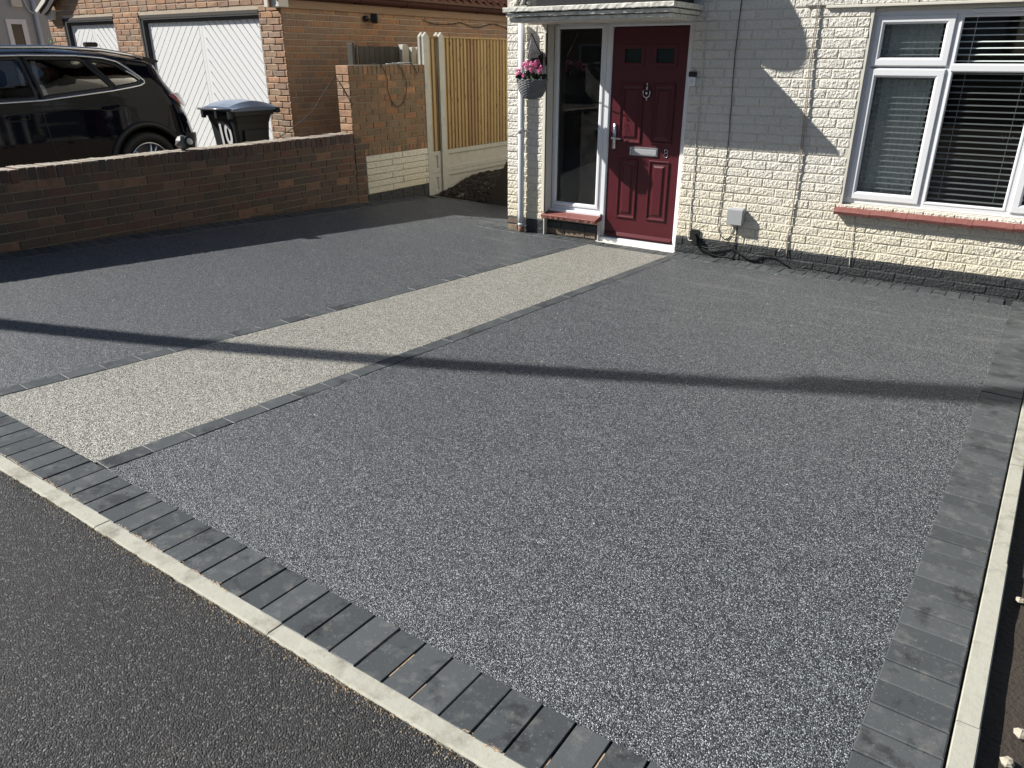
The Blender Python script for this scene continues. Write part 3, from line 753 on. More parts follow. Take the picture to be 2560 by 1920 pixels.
frame(-.734, -.140, .484, 1.523, .022, YD - .004, YD + .04, 'glazing_bead', win, c=.004); pane(-.714, -.16, .505, 1.50, YD + .014, win)
frame(-.734, -.140, 1.540, 1.904, .020, YD - .004, YD + .04, 'glazing_bead', win, c=.004); pane(-.716, -.158, 1.558, 1.886, YD + .014, win)
b = MB(); b.cbox(-.734, -.140, YD - .012, YD + .02, 1.498, 1.560, .010); b.build('transom', MT['upvc'], win)
b = MB(); b.cbox(-.67, -.2, YD - .018, YD - .001, 1.915, 1.940, .004); b.build('trickle_vent', MT['upvc'], win)
b = MB(); b.cbox(-1.352, .47, YD - .012, YD + .02, .413, .438, .003); b.build('sealant_bead', MT['render'], win)
sill = bpy.data.objects.new('window_sill', None); COL.objects.link(sill); sill.parent = house; sill['label'] = 'long red tile sill under the wide window'
xs = [-1.392, -1.101, -.818, -.53, -.337, -.055, .22, .52]
for i in range(7):
    n = 10; b = MB(); v = []; lf = random.uniform(-.004, .003); ph = random.random() * 6
    for k in range(n + 1):
        t = k / n; X = lerp(xs[i] + .0015, xs[i + 1] - .0015, t); q = .004 * math.sin(t * 3.14 + .3) + lf + random.uniform(-.001, .001)
        v += [(X, YD, .38), (X, YW - .045, .350 + q), (X, YW - .062, .348 + q + .002), (X, YW - .07, .374 + q), (X, YW - .064, .384 + q), (X, YD, .424)]
    b.add(v, [(k * 6 + m_, k * 6 + (m_ + 1) % 6, (k + 1) * 6 + (m_ + 1) % 6, (k + 1) * 6 + m_) for k in range(n) for m_ in range(6)] + [tuple(range(6)), tuple(range(n * 6, n * 6 + 6))])
    b.build('sill_tile', MT['sill'], sill)

# rooms behind the glass
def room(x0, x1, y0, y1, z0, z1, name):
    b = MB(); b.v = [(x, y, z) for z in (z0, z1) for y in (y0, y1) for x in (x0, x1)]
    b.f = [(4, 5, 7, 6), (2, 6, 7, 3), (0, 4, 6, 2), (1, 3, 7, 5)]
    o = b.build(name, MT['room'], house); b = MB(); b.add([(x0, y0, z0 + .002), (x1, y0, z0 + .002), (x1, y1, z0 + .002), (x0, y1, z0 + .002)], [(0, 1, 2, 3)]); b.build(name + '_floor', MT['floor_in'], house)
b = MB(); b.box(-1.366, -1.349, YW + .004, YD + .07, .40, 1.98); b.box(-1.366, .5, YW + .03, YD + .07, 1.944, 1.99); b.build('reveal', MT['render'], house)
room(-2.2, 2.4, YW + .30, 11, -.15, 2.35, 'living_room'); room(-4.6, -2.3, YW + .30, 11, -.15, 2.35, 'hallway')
# blinds
def blind(x0, x1, label):
    t = new_thing('venetian_blind', label, 'blind', 'white blinds in the wide window')
    me = None; z = .53
    b = MB(); y = 7.24; b.cbox(x0, x1, y - .016, y + .016, 1.915, 1.945, .003); b.build('headrail', MT['blind'], t)
    while z < 1.9:
        if me is None:
            mb = MB(); hw = (x1 - x0) / 2; v = []
            for q in range(5):
                s = -1 + q / 2; v += [(-hw, s * .0125, -.0022 * s * s + s * .0022), (hw, s * .0125, -.0022 * s * s + s * .0022)]
            v += [(p[0], p[1], p[2] - .0011) for p in v]
            f = [(q * 2, q * 2 + 1, q * 2 + 3, q * 2 + 2) for q in range(4)] + [(10 + q * 2, 10 + q * 2 + 2, 10 + q * 2 + 3, 10 + q * 2 + 1) for q in range(4)] + [(0, 10, 11, 1), (8, 9, 19, 18)]
            mb.add(v, f); me = mb.mesh('slat'); me.materials.append(MT['blind'])
        o = bpy.data.objects.new('slat', me); COL.objects.link(o); o.parent = t; o.location = ((x0 + x1) / 2, y, z); o.rotation_euler = (R(9), random.uniform(-.0015, .0015), 0); z += .0457
    for X in (x0 + .12, x1 - .10):
        b = MB(); b.tube([(X, y - .014, .52), (X, y - .014, 1.92)], .0016, 5); b.build('cord', MT['blind'], t)
blind(-1.30, -.79, 'narrow blind behind the left casement, curtain showing behind it')
blind(-.75, -.14, 'blind behind the big middle pane, hanging over a dark room')
blind(-.10, .42, 'blind behind the right casement at the photo edge')
b = MB(); v = []; n = 60
for i in range(n + 1):
    X = lerp(-1.30, -.86, i / n); Y = 7.31 + .022 * math.sin(i * 1.05) + .01 * math.sin(i * .37)
    v += [(X, Y, .2), (X, Y, 2.0)]
b.add(v, [(i * 2, i * 2 + 2, i * 2 + 3, i * 2 + 1) for i in range(n)]); tag(b.build('curtain', MT['curtain'], None, True), 'pale pleated curtain hanging behind the left casement blind', 'curtain')
b = MB()
for X in (-.275, -.225):
    b.add([(X, 7.225, 1.03), (X - .016, 7.222, 1.048), (X - .004, 7.228, 1.018), (X + .016, 7.222, 1.052), (X + .004, 7.232, 1.02)], [(0, 1, 2), (0, 4, 3), (0, 2, 4)])
tag(b.build('window_ornament', MT['chrome']), 'small shiny winged ornament hanging in the middle pane', 'ornament')

# ------------------------------------------------------------------ fittings on the house wall
bell = new_thing('doorbell', 'black and white video doorbell beside the burgundy door', 'doorbell')
b = MB(); b.cbox(-2.843, -2.776, YW - .032, YW - .004, 1.361, 1.441, .005); b.build('lower_body', MT['upvc'], bell)
b = MB(); b.cbox(-2.843, -2.776, YW - .033, YW - .004, 1.4415, 1.487, .005); b.build('camera_body', MT['black'], bell)
b = MB(); b.lathe([(.0095, 0), (.0125, 0), (.0125, .003), (.0095, .003), (.0095, 0)], (0, 0, 0), 20, Matrix.Rotation(R(90), 3, 'X')); b.v = [(p[0] - 2.8085, p[1] + YW - .031, p[2] + 1.405) for p in b.v]; b.build('button_ring', MT['greybox'], bell)
gb = new_thing('utility_box', 'small grey plastic utility box low on the cream wall', 'box')
b = MB(); b.cbox(-2.326, -2.178, YW - .075, YW - .004, .155, .306, .006); b.build('housing', MT['greybox'], gb)
b = MB(); b.cbox(-2.322, -2.182, YW - .080, YW - .0752, .160, .296, .002); b.build('cover', MT['greybox'], gb)
kb = new_thing('cable_entry_box', 'black plastic cable cover at the foot of the wall by the door', 'cable cover')
b = MB(); b.cbox(-2.69, -2.598, YW - .02, YW - .002, -.04, .062, .006); b.build('back_plate', MT['black'], kb)
b = MB(); b.prism([(-2.655, -.075), (-2.60, -.075), (-2.612, -.01), (-2.63, .02)], 'y', YW - .055, YW - .018); b.build('spout', MT['black'], kb)
def cable(name, pts, r, mat, label, n=6, sub=3):
    # smooth through the points (Catmull-Rom)
    P_ = [Vector(p) for p in pts]; out = []
    for i in range(len(P_) - 1):
        p0 = P_[max(i - 1, 0)]; p1 = P_[i]; p2 = P_[i + 1]; p3 = P_[min(i + 2, len(P_) - 1)]
        for k in range(sub):
            t = k / sub; out.append(.5 * ((2 * p1) + (p2 - p0) * t + (2 * p0 - 5 * p1 + 4 * p2 - p3) * t * t + (3 * p1 - p0 - 3 * p2 + p3) * t ** 3))
    out.append(P_[-1]); b = MB(); b.tube(out, r, n); return tag(b.build(name, mat, None, True), label, 'cable', 'cables on the house wall')
yc = YW - .008
cable('cable', [(-2.735, yc, 2.3), (-2.728, yc, 1.8), (-2.722, yc, 1.594), (-2.720, yc, 1.285), (-2.722, yc, .8), (-2.711, yc, .22), (-2.713, yc, -.001), (-2.698, yc - .01, -.05), (-2.661, yc - .014, -.049)], .0042, MT['whitecable'], 'white cable running down the wall just right of the doorbell')
cable('cable', [(-2.425, yc, 2.3), (-2.437, yc, 1.63), (-2.422, yc, 1.2), (-2.411, yc, .82), (-2.424, yc, .25), (-2.420, yc, .095), (-2.36, yc, .007), (-2.300, yc, .02), (-2.269, yc, .13)], .0036, MT['blackcable'], 'thin black cable dropping down the wall and looping into the grey box')
for q, (dx, lb) in enumerate(((0, 'left strand of the paired brown cables left of the window'), (.013, 'right strand of the paired brown cables left of the window'))):
    cable('cable', [(-1.79 + dx, yc - .008, 2.3), (-1.785 + dx, yc - .008, 1.847), (-1.785 + dx, yc - .01, 1.559), (-1.765 + dx, yc - .012, 1.1), (-1.755 + dx, yc - .008, .8), (-1.752 + dx * .3, yc - .006, .466), (-1.752, yc - .004, .191), (-1.762 + dx * .5, yc - .004, .06), (-1.745, yc - .008, -.083)], .0040, plain('brown_cable', (.30, .26, .22), .6, var=.1, bstr=0) if q == 0 else bpy.data.materials['brown_cable'], lb)
cable('cable', [(-1.750, yc, .40), (-1.748, yc, .24), (-1.768, yc - .006, .12), (-1.800, yc - .02, .0), (-1.817, yc - .03, -.042)], .0036, MT['whitecable'], 'short loose white cable end beside the paired cables')
cable('cable', [(-1.221, yc, .33), (-1.215, yc, .20), (-1.208, yc, .102), (-1.202, yc, -.019), (-1.195, yc, -.10)], .0032, MT['whitecable'], 'short cream painted cable dropping from under the red window sill')
cable('cable', [(-2.64, yc - .03, -.02), (-2.60, yc - .02, -.085), (-2.48, yc - .02, -.147), (-2.333, yc - .02, -.168), (-2.267, yc - .01, -.127), (-2.243, yc, -.053), (-2.235, yc, .16)], .0045, MT['blackcable'], 'black cable looping low from the cable cover up to the grey box')
cable('cable', [(-2.62, yc - .03, -.03), (-2.60, yc - .02, -.082), (-2.468, yc - .02, -.100), (-2.311, yc - .018, -.055), (-2.161, yc - .02, -.121), (-2.065, yc - .02, -.125), (-1.994, yc - .02, -.080), (-1.875, yc - .02, -.084), (-1.715, yc - .03, -.158), (-1.599, yc - .04, -.172), (-1.541, yc - .03, -.130)], .0075, MT['blackcable'], 'thick black cable lying in waves along the black plinth')
cable('cable', [(-2.56, yc - .015, -.10), (-2.50, yc - .02, -.13), (-2.40, yc - .02, -.115), (-2.36, yc - .02, -.065), (-2.27, yc - .02, -.045)], .0045, MT['blackcable'], 'short black cable tangled with the wavy cable near the cable cover')

dp = new_thing('downpipe', 'pale grey downpipe with brown foot on the cream brick pier', 'downpipe')
b = MB(); b.tube([(-4.612, 6.985, 1.93), (-4.612, 6.985, .02), (-4.608, 6.985, -.085)], .034, 16); b.build('pipe', MT['pipe'], dp, True)
b = MB(); b.tube([(-4.608, 6.985, -.085), (-4.606, 6.985, -.2)], .033, 16); b.build('pipe_foot', MT['pipe_brown'], dp, True)
b = MB(); b.tube([(-4.608, 6.985, -.105), (-4.608, 6.985, -.075)], .036, 16); b.build('pipe_collar', MT['pipe'], dp, True)
b = MB(); b.tube([(-4.612, 6.985, .87), (-4.612, 6.985, .925)], .037, 16); b.tube([(-4.60, 6.975, .89), (-4.545, 7.0, .895), (-4.53, 7.04, .88)], .008, 6); b.build('pipe_bracket', MT['pipe'], dp, True)

lan = new_thing('wall_lantern', 'black wall lantern behind the hanging basket', 'lantern')
b = MB(); b.cbox(-4.47, -4.39, 7.02, 7.038, 1.50, 1.66, .003); b.build('back_plate', MT['black'], lan)
b = MB(); b.prism([(6.90, 1.60), (7.02, 1.665), (7.02, 1.59)], 'x', -4.485, -4.375); b.build('hood', MT['black'], lan)
b = MB(); b.prism([(-4.475, 1.59), (-4.385, 1.59), (-4.405, 1.50), (-4.455, 1.50)], 'y', 6.94, 7.02); b.build('lamp_body', MT['black'], lan)

# hanging basket, bracket and geranium
br = new_thing('basket_bracket', 'black iron bracket on the pier holding the hanging basket', 'bracket')
BXc, BYc = -4.335, 6.76
b = MB(); b.cbox(-4.342, -4.328, 7.008, 7.019, 1.53, 1.83, .002); b.build('bracket_plate', MT['black'], br)
b = MB(); b.tube([(-4.335, 7.012, 1.61), (-4.335, 6.96, 1.60), (-4.335, 6.83, 1.72), (-4.335, 6.76, 1.80), (-4.335, 6.74, 1.815), (-4.335, 6.725, 1.80), (-4.335, 6.735, 1.785)], .0055, 6); b.build('bracket_arm', MT['black'], br, True)
bk = new_thing('hanging_basket', 'grey woven wicker hanging basket beside the front door', 'basket')
wick = plain('grey_wicker', (.22, .22, .225), .8, var=.4, scale=60, bstr=.5)
def bprof(t): return .145 * (1 - .42 * t ** 2.2) * (1 if t < .88 else math.sqrt(max(1 - ((t - .88) / .14) ** 2, .2)))
for k in range(17):
    t = k / 16; r0 = bprof(t); z = 1.405 - .175 * t
    b = MB(); npt = 56
    b.tube([(BXc + (r0 + .005 * math.sin(i / npt * 2 * math.pi * 14 + (k % 2) * math.pi)) * math.cos(i / npt * 2 * math.pi), BYc + (r0 + .005 * math.sin(i / npt * 2 * math.pi * 14 + (k % 2) * math.pi)) * math.sin(i / npt * 2 * math.pi), z + random.uniform(-.0015, .0015)) for i in range(npt)], .0065 if k else .009, 5, closed=True)
    b.build('wicker_strand', wick, bk, True)
b = MB(); b.lathe([(bprof(0) - .008, 1.40), (bprof(.5) - .008, 1.32), (bprof(.88) - .01, 1.25), (.0, 1.236)], (BXc, BYc, 0), 24); b.build('basket_liner', MT['black'], bk, True)
for a in (R(20), R(140), R(260)):
    b = MB(); b.tube([(BXc + .145 * math.cos(a), BYc + .145 * math.sin(a), 1.405), (BXc, BYc - .03, 1.76)], .0018, 5); b.build('hanging_chain', MT['chrome2'], bk)
pl = new_thing('geranium', 'pink flowering geranium planted in the wicker basket', 'plant')
leafm = plain('geranium_leaf', (.022, .045, .016), .6, var=.4, scale=40, bstr=.2); petm = plain('pink_petal', (.86, .24, .46), .6, var=.22, scale=70, bstr=0)
b = MB()
for i in range(210):
    a = random.uniform(0, 6.28); rr = .15 * math.sqrt(random.random()); c = Vector((BXc - .01 + rr * math.cos(a), BYc + rr * math.sin(a), 1.40 + random.random() * .10 * (1 - rr / .25)))
    M_ = Matrix.Translation(c) @ Matrix.Rotation(random.uniform(0, 6.28), 4, 'Z') @ Matrix.Rotation(random.uniform(-1.1, 1.1), 4, 'X'); s = random.uniform(.014, .028)
    b.add([M_ @ Vector(p) for p in [(0, 0, 0)] + [(s * math.cos(q * math.pi / 3.5) * (1 + .12 * (-1) ** q), s * math.sin(q * math.pi / 3.5), .004 * (-1) ** q) for q in range(7)]], [(0, q + 1, (q + 1) % 7 + 1) for q in range(7)])
tag(b.build('foliage', leafm, pl), kind='stuff')
heads = [(-.12, .02, 1.535), (-.06, -.05, 1.55), (-.01, .0, 1.555), (.05, -.03, 1.545), (.10, .01, 1.52), (-.14, -.05, 1.50), (-.02, -.08, 1.52), (.04, -.07, 1.50), (-.16, .0, 1.46), (-.11, -.09, 1.46), (-.02, -.12, 1.445), (.12, -.05, 1.49), (-.09, .03, 1.565), (.02, .05, 1.57)]
for hx, hy, hz in heads:
    b = MB(); c0 = Vector((BXc + hx * .95, BYc + hy, hz - .01))
    for i in range(13):
        d = Vector((random.gauss(0, 1), random.gauss(0, 1), random.gauss(.4, .8))).normalized(); c = c0 + d * .021
        q0 = d.to_track_quat('Z', 'Y').to_matrix().to_4x4(); M_ = Matrix.Translation(c) @ q0 @ Matrix.Rotation(random.random() * 6, 4, 'Z')
        for p in range(5):
            a = p * 2 * math.pi / 5; s = .0105
            b.add([M_ @ Vector(v) for v in [(0, 0, 0), (s * math.cos(a - .5), s * math.sin(a - .5), .003), (s * 1.5 * math.cos(a), s * 1.5 * math.sin(a), .001), (s * math.cos(a + .5), s * math.sin(a + .5), .003)]], [(0, 1, 2, 3)])
    b.build('flower_head', petm, pl)
    b = MB(); b.tube([c0, (BXc + hx * .4, BYc + hy * .4, 1.40)], .0018, 5); b.build('stem', leafm, pl)

# statue on the canopy (only its feet are in view), satellite dish above the canopy (its shadow is in view)
stat = new_thing('lion_statue', 'grey stone seated animal statue on the left end of the canopy', 'statue')
b = MB()
b.cbox(-4.43, -4.22, 6.47, 6.66, 2.0305, 2.042, .003); b.build('base', MT['concrete'], stat)
b = MB(); b.sphere((-4.32, 6.60, 2.13), .075, 12, 8, (.85, .8, 1.25)); b.sphere((-4.32, 6.55, 2.26), .055, 12, 8, (1, 1, 1.1)); b.sphere((-4.32, 6.50, 2.25), .025, 8, 6)
for sx in (-1, 1): b.tube([(-4.32 + sx * .032, 6.54, 2.18), (-4.32 + sx * .034, 6.52, 2.08), (-4.32 + sx * .034, 6.51, 2.05)], [.024, .018, .019], 8); b.sphere((-4.32 + sx * .035, 6.495, 2.053), .02, 8, 6, (1, 1.4, .7)); b.sphere((-4.32 + sx * .07, 6.56, 2.065), .03, 8, 6, (.7, 1.4, .9)); b.sphere((-4.32 + sx * .035, 6.55, 2.31), .015, 6, 4)
b.build('body', MT['concrete'], stat, True)
dish = new_thing('satellite_dish', 'grey satellite dish on the house wall above the canopy', 'satellite dish')
dc = Vector((-3.46, 6.62, 2.94)); dn = Vector((-tv[0], -tv[1], .62)).normalized(); q0 = dn.to_track_quat('Z', 'Y').to_matrix()
b = MB(); b.lathe([(.0, 0), (.1, .008), (.2, .03), (.30, .065), (.303, .062), (.2, .025), (.1, .003), (0, -.004)], dc, 32, q0); b.build('reflector', MT['greybox'], dish, True)
b = MB(); b.tube([dc, dc + Vector((0, .2, -.05)), (dc[0] + .05, YW, 2.9)], .018, 8); b.build('mount', MT['greybox'], dish)
b = MB(); b.tube([dc - q0 @ Vector((0, .28, -.05)), dc + dn * .36 - q0 @ Vector((0, .12, 0))], .010, 6); b.build('feed_arm', MT['greybox'], dish)
b = MB(); b.tube([dc + dn * .36 - q0 @ Vector((0, .12, 0)), dc + dn * .30 - q0 @ Vector((0, .10, 0))], .025, 10); b.build('receiver', MT['greybox'], dish)

# ------------------------------------------------------------------ low boundary wall
XW = -6.8
low = new_thing('low_wall', 'low old brown brick boundary wall with upright coping bricks', 'wall')
b = MB(); b.box(-7.014, XW - .008, .9, 6.69, -.1, .772); b.build('wall_core', MT['mortar_old'], low)
LB = Bricks(low, 300)
for k in range(0, 10):
    z = .678 - .0765 * (k + .5)
    y0 = 1.9 if z > -.05 else 3.0
    course(LB, y0, 6.70, z, .0765, XW, '+x', .2295, .115 * (k % 2) + .03 * ((k * 5) % 3), .009, mat=MT['brick_old'], c=.004, jit=.0025, jl=.004)
z = .678 - .0765 * 10.5; course(LB, 5.2, 6.82, z, .0765, XW, '+x', .2295, .1, .009, mat=MT['bare_stone'], c=.006, jit=.004)
LB.build()
# upright coping bricks: full bricks across the wall
CM = []
for i in range(5):
    b = MB(); j = lambda: random.uniform(-.003, .003)
    c = .005; v = []
    for z_, q in ((-.051, 0), (.046, 0), (.051, c)):
        v += [(-.107 + q + j(), -.031 + q * .8, z_ + j() * .6), (.107 - q + j(), -.031 + q * .8, z_ + j() * .6), (.107 - q + j(), .031 - q * .8, z_ + j() * .6), (-.107 + q + j(), .031 - q * .8, z_ + j() * .6)]
    b.add(v, [(3, 2, 1, 0), (8, 9, 10, 11)] + [(r_ * 4 + k, r_ * 4 + (k + 1) % 4, (r_ + 1) * 4 + (k + 1) % 4, (r_ + 1) * 4 + k) for r_ in range(2) for k in range(4)])
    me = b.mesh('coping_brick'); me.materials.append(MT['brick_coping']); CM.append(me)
y = 1.95
while y < 6.67:
    o = bpy.data.objects.new('coping_brick', random.choice(CM)); COL.objects.link(o); o.parent = low
    o.location = (-6.905 + random.uniform(-.003, .003), y, .731 + random.uniform(-.004, .003)); o.rotation_euler = (random.uniform(-.02, .02), random.uniform(-.008, .008), random.uniform(-.02, .02)); y += .0735
b = MB(); b.box(-7.0, XW - .006, 1.9, 6.69, .67, .770); b.build('coping_mortar', MT['mortar_old'], low)

tall = new_thing('tall_wall', 'taller end section of the brick boundary wall, cream and black painted at its foot', 'wall')
b = MB(); b.box(-7.008, XW - .008, 6.708, 8.10, -.3, 1.50); b.build('wall_core', MT['mortar_old'], tall)
TB = Bricks(tall, 300)
zs = 1.42
for k in range(0, 21):
    z = zs - .0765 * (k + .5)
    if z < -.2: break
    def tm(yy, zz):
        if yy > 6.87 and zz < .075: return MT['black_brick']
        if yy > 6.87 and zz < .47: return MT['cream_brick']
        if zz < .0: return MT['bare_stone']
        return MT['brick_tall'] if zz > .72 else MT['brick_old'] if yy < 6.86 else MT['brick_tall']
    if z < .47:
        course(TB, 6.87, 8.11, z, .0765, XW, '+x', .66 if z > .07 else .21, .2 * (k % 2), .006, matf=tm, c=.005, jit=.002, proud=.006)
        course(TB, 6.70, 6.87, z, .0765, XW, '+x', .225, .11 * (k % 2), .009, matf=tm, jit=.002)
    elif z < .56 and z > .46: course(TB, 6.70, 8.11, z, .0765, XW, '+x', .075, 0, .009, matf=tm, jit=.002)
    else: course(TB, 6.70, 8.11, z, .0765, XW, '+x', .2295, .115 * (k % 2), .009, matf=tm, jit=.0025)
    if z > .76:   # end face towards the street
        if k % 2: course(TB, -7.015, -6.803, z, .0765, 6.70, '-y', .212, 0, .006, mat=MT['brick_garage'], c=.007, jit=.003)
        else: course(TB, -7.015, -6.803, z, .0765, 6.70, '-y', .106, 0, .006, mat=MT['brick_garage'], c=.007, jit=.003)
y = 6.70 + .108
TB.add((-6.91, 6.70, 1.472), .205, .098, MT['brick_garage'], '-y', .007, .003, .03)
course(TB, 6.70, 8.11, 1.472, .106, XW, '+x', .0765, 0, .008, mat=MT['brick_tall'], c=.004, jit=.002)
TB.build()
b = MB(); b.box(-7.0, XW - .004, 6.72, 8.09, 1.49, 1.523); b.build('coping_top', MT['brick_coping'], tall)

lamp = new_thing('solar_lamp', 'grey faceted rock shaped solar lamp on top of the low wall', 'lamp')
ly = 4.52
b = MB(); b.sphere((0, 0, 0), 1, 7, 5); rr = random.Random(3)
b.v = [(p[0] * .066 * rr.uniform(.85, 1.12), p[1] * .078 * rr.uniform(.85, 1.12), p[2] * .07 * rr.uniform(.88, 1.1)) for p in b.v]
lampg = plain('lamp_grey_plastic', (.10, .105, .105), .5, var=.5, scale=18)
b.build('casing', lampg, lamp, loc=(-6.90, ly, .85))
Mx = Matrix.Rotation(R(60), 3, 'Y') @ Matrix.Rotation(0, 3, 'Z')
b = MB(); b.lathe([(0, .012), (.052, .012), (.056, 0), (.05, -.03)], (-6.845, ly + .03, .858), 20, Matrix.Rotation(R(70), 3, 'Y')); b.build('bezel', MT['black'], lamp, True)
b = MB(); b.lathe([(0, .018), (.03, .014), (.034, .010)], (-6.845, ly + .03, .858), 20, Matrix.Rotation(R(70), 3, 'Y')); b.build('lens', plain('lamp_lens', (.55, .55, .45), .2, bstr=0), lamp, True)

# ------------------------------------------------------------------ concrete posts, boarded fence
fen = new_thing('boarded_fence', 'new treated timber fence in concrete posts over concrete gravel boards', 'fence')
def post(y0, y1, zt, name='concrete_post'):
    b = MB(); x0, x1 = -6.885, -6.79; xm = (x0 + x1) / 2; c = .012
    ym0, ym1 = y0, y1; s = .022; zt0 = zt - .05
    # H section with pointed top
    H_ = [(x0, y0), (x0 + .03, y0), (x0 + .03, y0 + s), (x1 - .03, y0 + s), (x1 - .03, y0), (x1, y0), (x1, y1), (x1 - .03, y1), (x1 - .03, y1 - s), (x0 + .03, y1 - s), (x0 + .03, y1), (x0, y1)]
    b.prism(H_, 'z', -.3, zt0)
    for a, c2 in ((x0, x0 + .03), (x1 - .03, x1)):
        ymid = (y0 + y1) / 2; b.prism([(y0, zt0), (y1, zt0), (y1 - .01, zt0 + .01), (ymid, zt), (y0 + .01, zt0 + .01)], 'x', a, c2)
    b.box(x0 + .03, x1 - .03, y0 + s, y1 - s, zt0, zt - .02)
    return b.build(name, MT['concrete'], fen)
post(8.03, 8.14, 1.90); post(8.335, 8.445, 1.905); post(10.28, 10.39, 1.905)
def gravel(y0, y1, z0, z1):
    b = MB(); X = -6.82; m_ = .055; rc = .022
    o = [(y0, z0), (y1, z0), (y1, z1), (y0, z1)]; i_ = [(y0 + m_, z0 + m_), (y1 - m_, z0 + m_), (y1 - m_, z1 - m_), (y0 + m_, z1 - m_)]; j_ = [(y0 + m_ + .01, z0 + m_ + .01), (y1 - m_ - .01, z0 + m_ + .01), (y1 - m_ - .01, z1 - m_ - .01), (y0 + m_ + .01, z1 - m_ - .01)]
    v = [(X - .04, *p) for p in o] + [(X, *p) for p in o] + [(X, *p) for p in i_] + [(X - rc, *p) for p in j_]
    f = [(r_ * 4 + k, r_ * 4 + (k + 1) % 4, (r_ + 1) * 4 + (k + 1) % 4, (r_ + 1) * 4 + k) for r_ in range(3) for k in range(4)] + [(12, 13, 14, 15)]
    b.add(v, f); b.build('gravel_board', MT['concrete'], fen)
for a, c_ in ((8.142, 8.333), (8.447, 10.28)):
    gravel(a, c_, .155, .437); gravel(a, c_, -.135, .151)
fbm = []
def boards(y0, y1):
    y = y0; p = .0765
    while y < y1 - .02:
        wd = min(.082, y1 - y); b = MB(); t0, t1 = .004, .027
        v = [(-.012, y, .44), (-.012 + t1, y, .44), (-.012 + t0, y + wd, .44), (-.012, y + wd, .44)]
        v = [(-6.832 + q[0], q[1], zz) for zz in (.442, 1.838 + random.uniform(-.002, .002)) for q in v]
        b.add(v, [(0, 1, 2, 3), (4, 7, 6, 5), (0, 4, 5, 1), (1, 5, 6, 2), (2, 6, 7, 3), (3, 7, 4, 0)])
        o = b.build('fence_board', MT['fence'], fen); y += p + random.uniform(-.003, .003)
boards(8.145, 8.333); boards(8.45, 10.28)
for a, c_ in ((8.14, 8.335), (8.447, 10.28)):
    b = MB(); b.cbox(-6.865, -6.808, a, c_, 1.840, 1.862, .003); b.build('capping_rail', MT['fence'], fen)

old = new_thing('old_fence', 'remains of dark weathered boards behind the taller brick wall', 'fence')
y = 7.34
while y < 8.05:
    b = MB(); b.box(-7.26, -7.245, y, y + .088, .3, 1.735 + random.uniform(-.006, .004)); b.build('fence_board', MT['old_wood'], old); y += .092
b = MB(); b.cbox(-7.30, -7.22, 7.20, 7.245, .3, 1.765, .004); b.build('end_post', MT['old_wood'], old)
b = MB(); b.cbox(-7.27, -7.235, 7.27, 7.30, .3, 1.75, .004); b.build('end_batten', MT['old_wood'], old)
for k, (a, c_, tp, lb) in enumerate(((8.09, 8.20, 1.765, 'chipped pale concrete post standing behind the tall brick wall'), (8.27, 8.36, 1.735, 'narrow old concrete post between the chipped post and new fence'), (8.37, 8.48, 1.735, 'old brown grey concrete post touching the new fence post'))):
    b = MB(); b.prism([(a, .3), (c_, .3), (c_ + .01, tp - .03), (c_ - .02, tp), (a + .01, tp - .005), (a - .012, tp - .10)], 'x', -7.30, -7.20)
    tag(b.build('concrete_post', MT['concrete']), lb, 'post', 'old posts behind the tall wall')

# loop of black cable on the tall wall, its coil on top, and the pale line to the garage corner
def cab2(name, pts, r, mat, label, grp=None):
    o = cable(name, pts, r, mat, label, 6, 4)
    del o['group']
    if grp: o['group'] = grp
    return o
cab2('cable', [(-6.95, 6.95, 1.532), (-6.92, 7.15, 1.534), (-6.80, 7.22, 1.535), (-6.788, 7.28, 1.46), (-6.785, 7.321, 1.36), (-6.785, 7.322, 1.237), (-6.785, 7.386, 1.10), (-6.785, 7.488, 1.042), (-6.785, 7.60, 1.101), (-6.785, 7.669, 1.268), (-6.785, 7.639, 1.395), (-6.785, 7.56, 1.50), (-6.80, 7.517, 1.532), (-6.90, 7.50, 1.534), (-6.92, 7.75, 1.534), (-6.80, 7.78, 1.535), (-6.785, 7.85, 1.47), (-6.785, 7.87, 1.41)], .0045, MT['blackcable'], 'black cable hanging in a long loop down the tall brick wall')
b = MB()
for q in range(3):
    b.tube([(-6.90 + .05 * math.cos(i / 20 * 6.283), 7.55 + .11 * q + .10 * math.sin(i / 20 * 6.283), 1.534 + .006 * q) for i in range(20)], .005, 6, closed=True)
tag(b.build('cable_coil', MT['greybox'], None, True), 'coil of grey cable lying on top of the tall brick wall', 'cable coil')
cab2('cable', [(-7.6, 5.55, .45), (-7.022, 6.156, .954), (-7.02, 6.45, 1.19), (-7.015, 6.69, 1.392), (-6.90, 6.692, 1.26), (-6.81, 6.692, 1.146), (-6.79, 6.72, 1.10)], .0048, MT['blackcable'], 'dark line stretched diagonally from the low wall up to the tall wall corner')

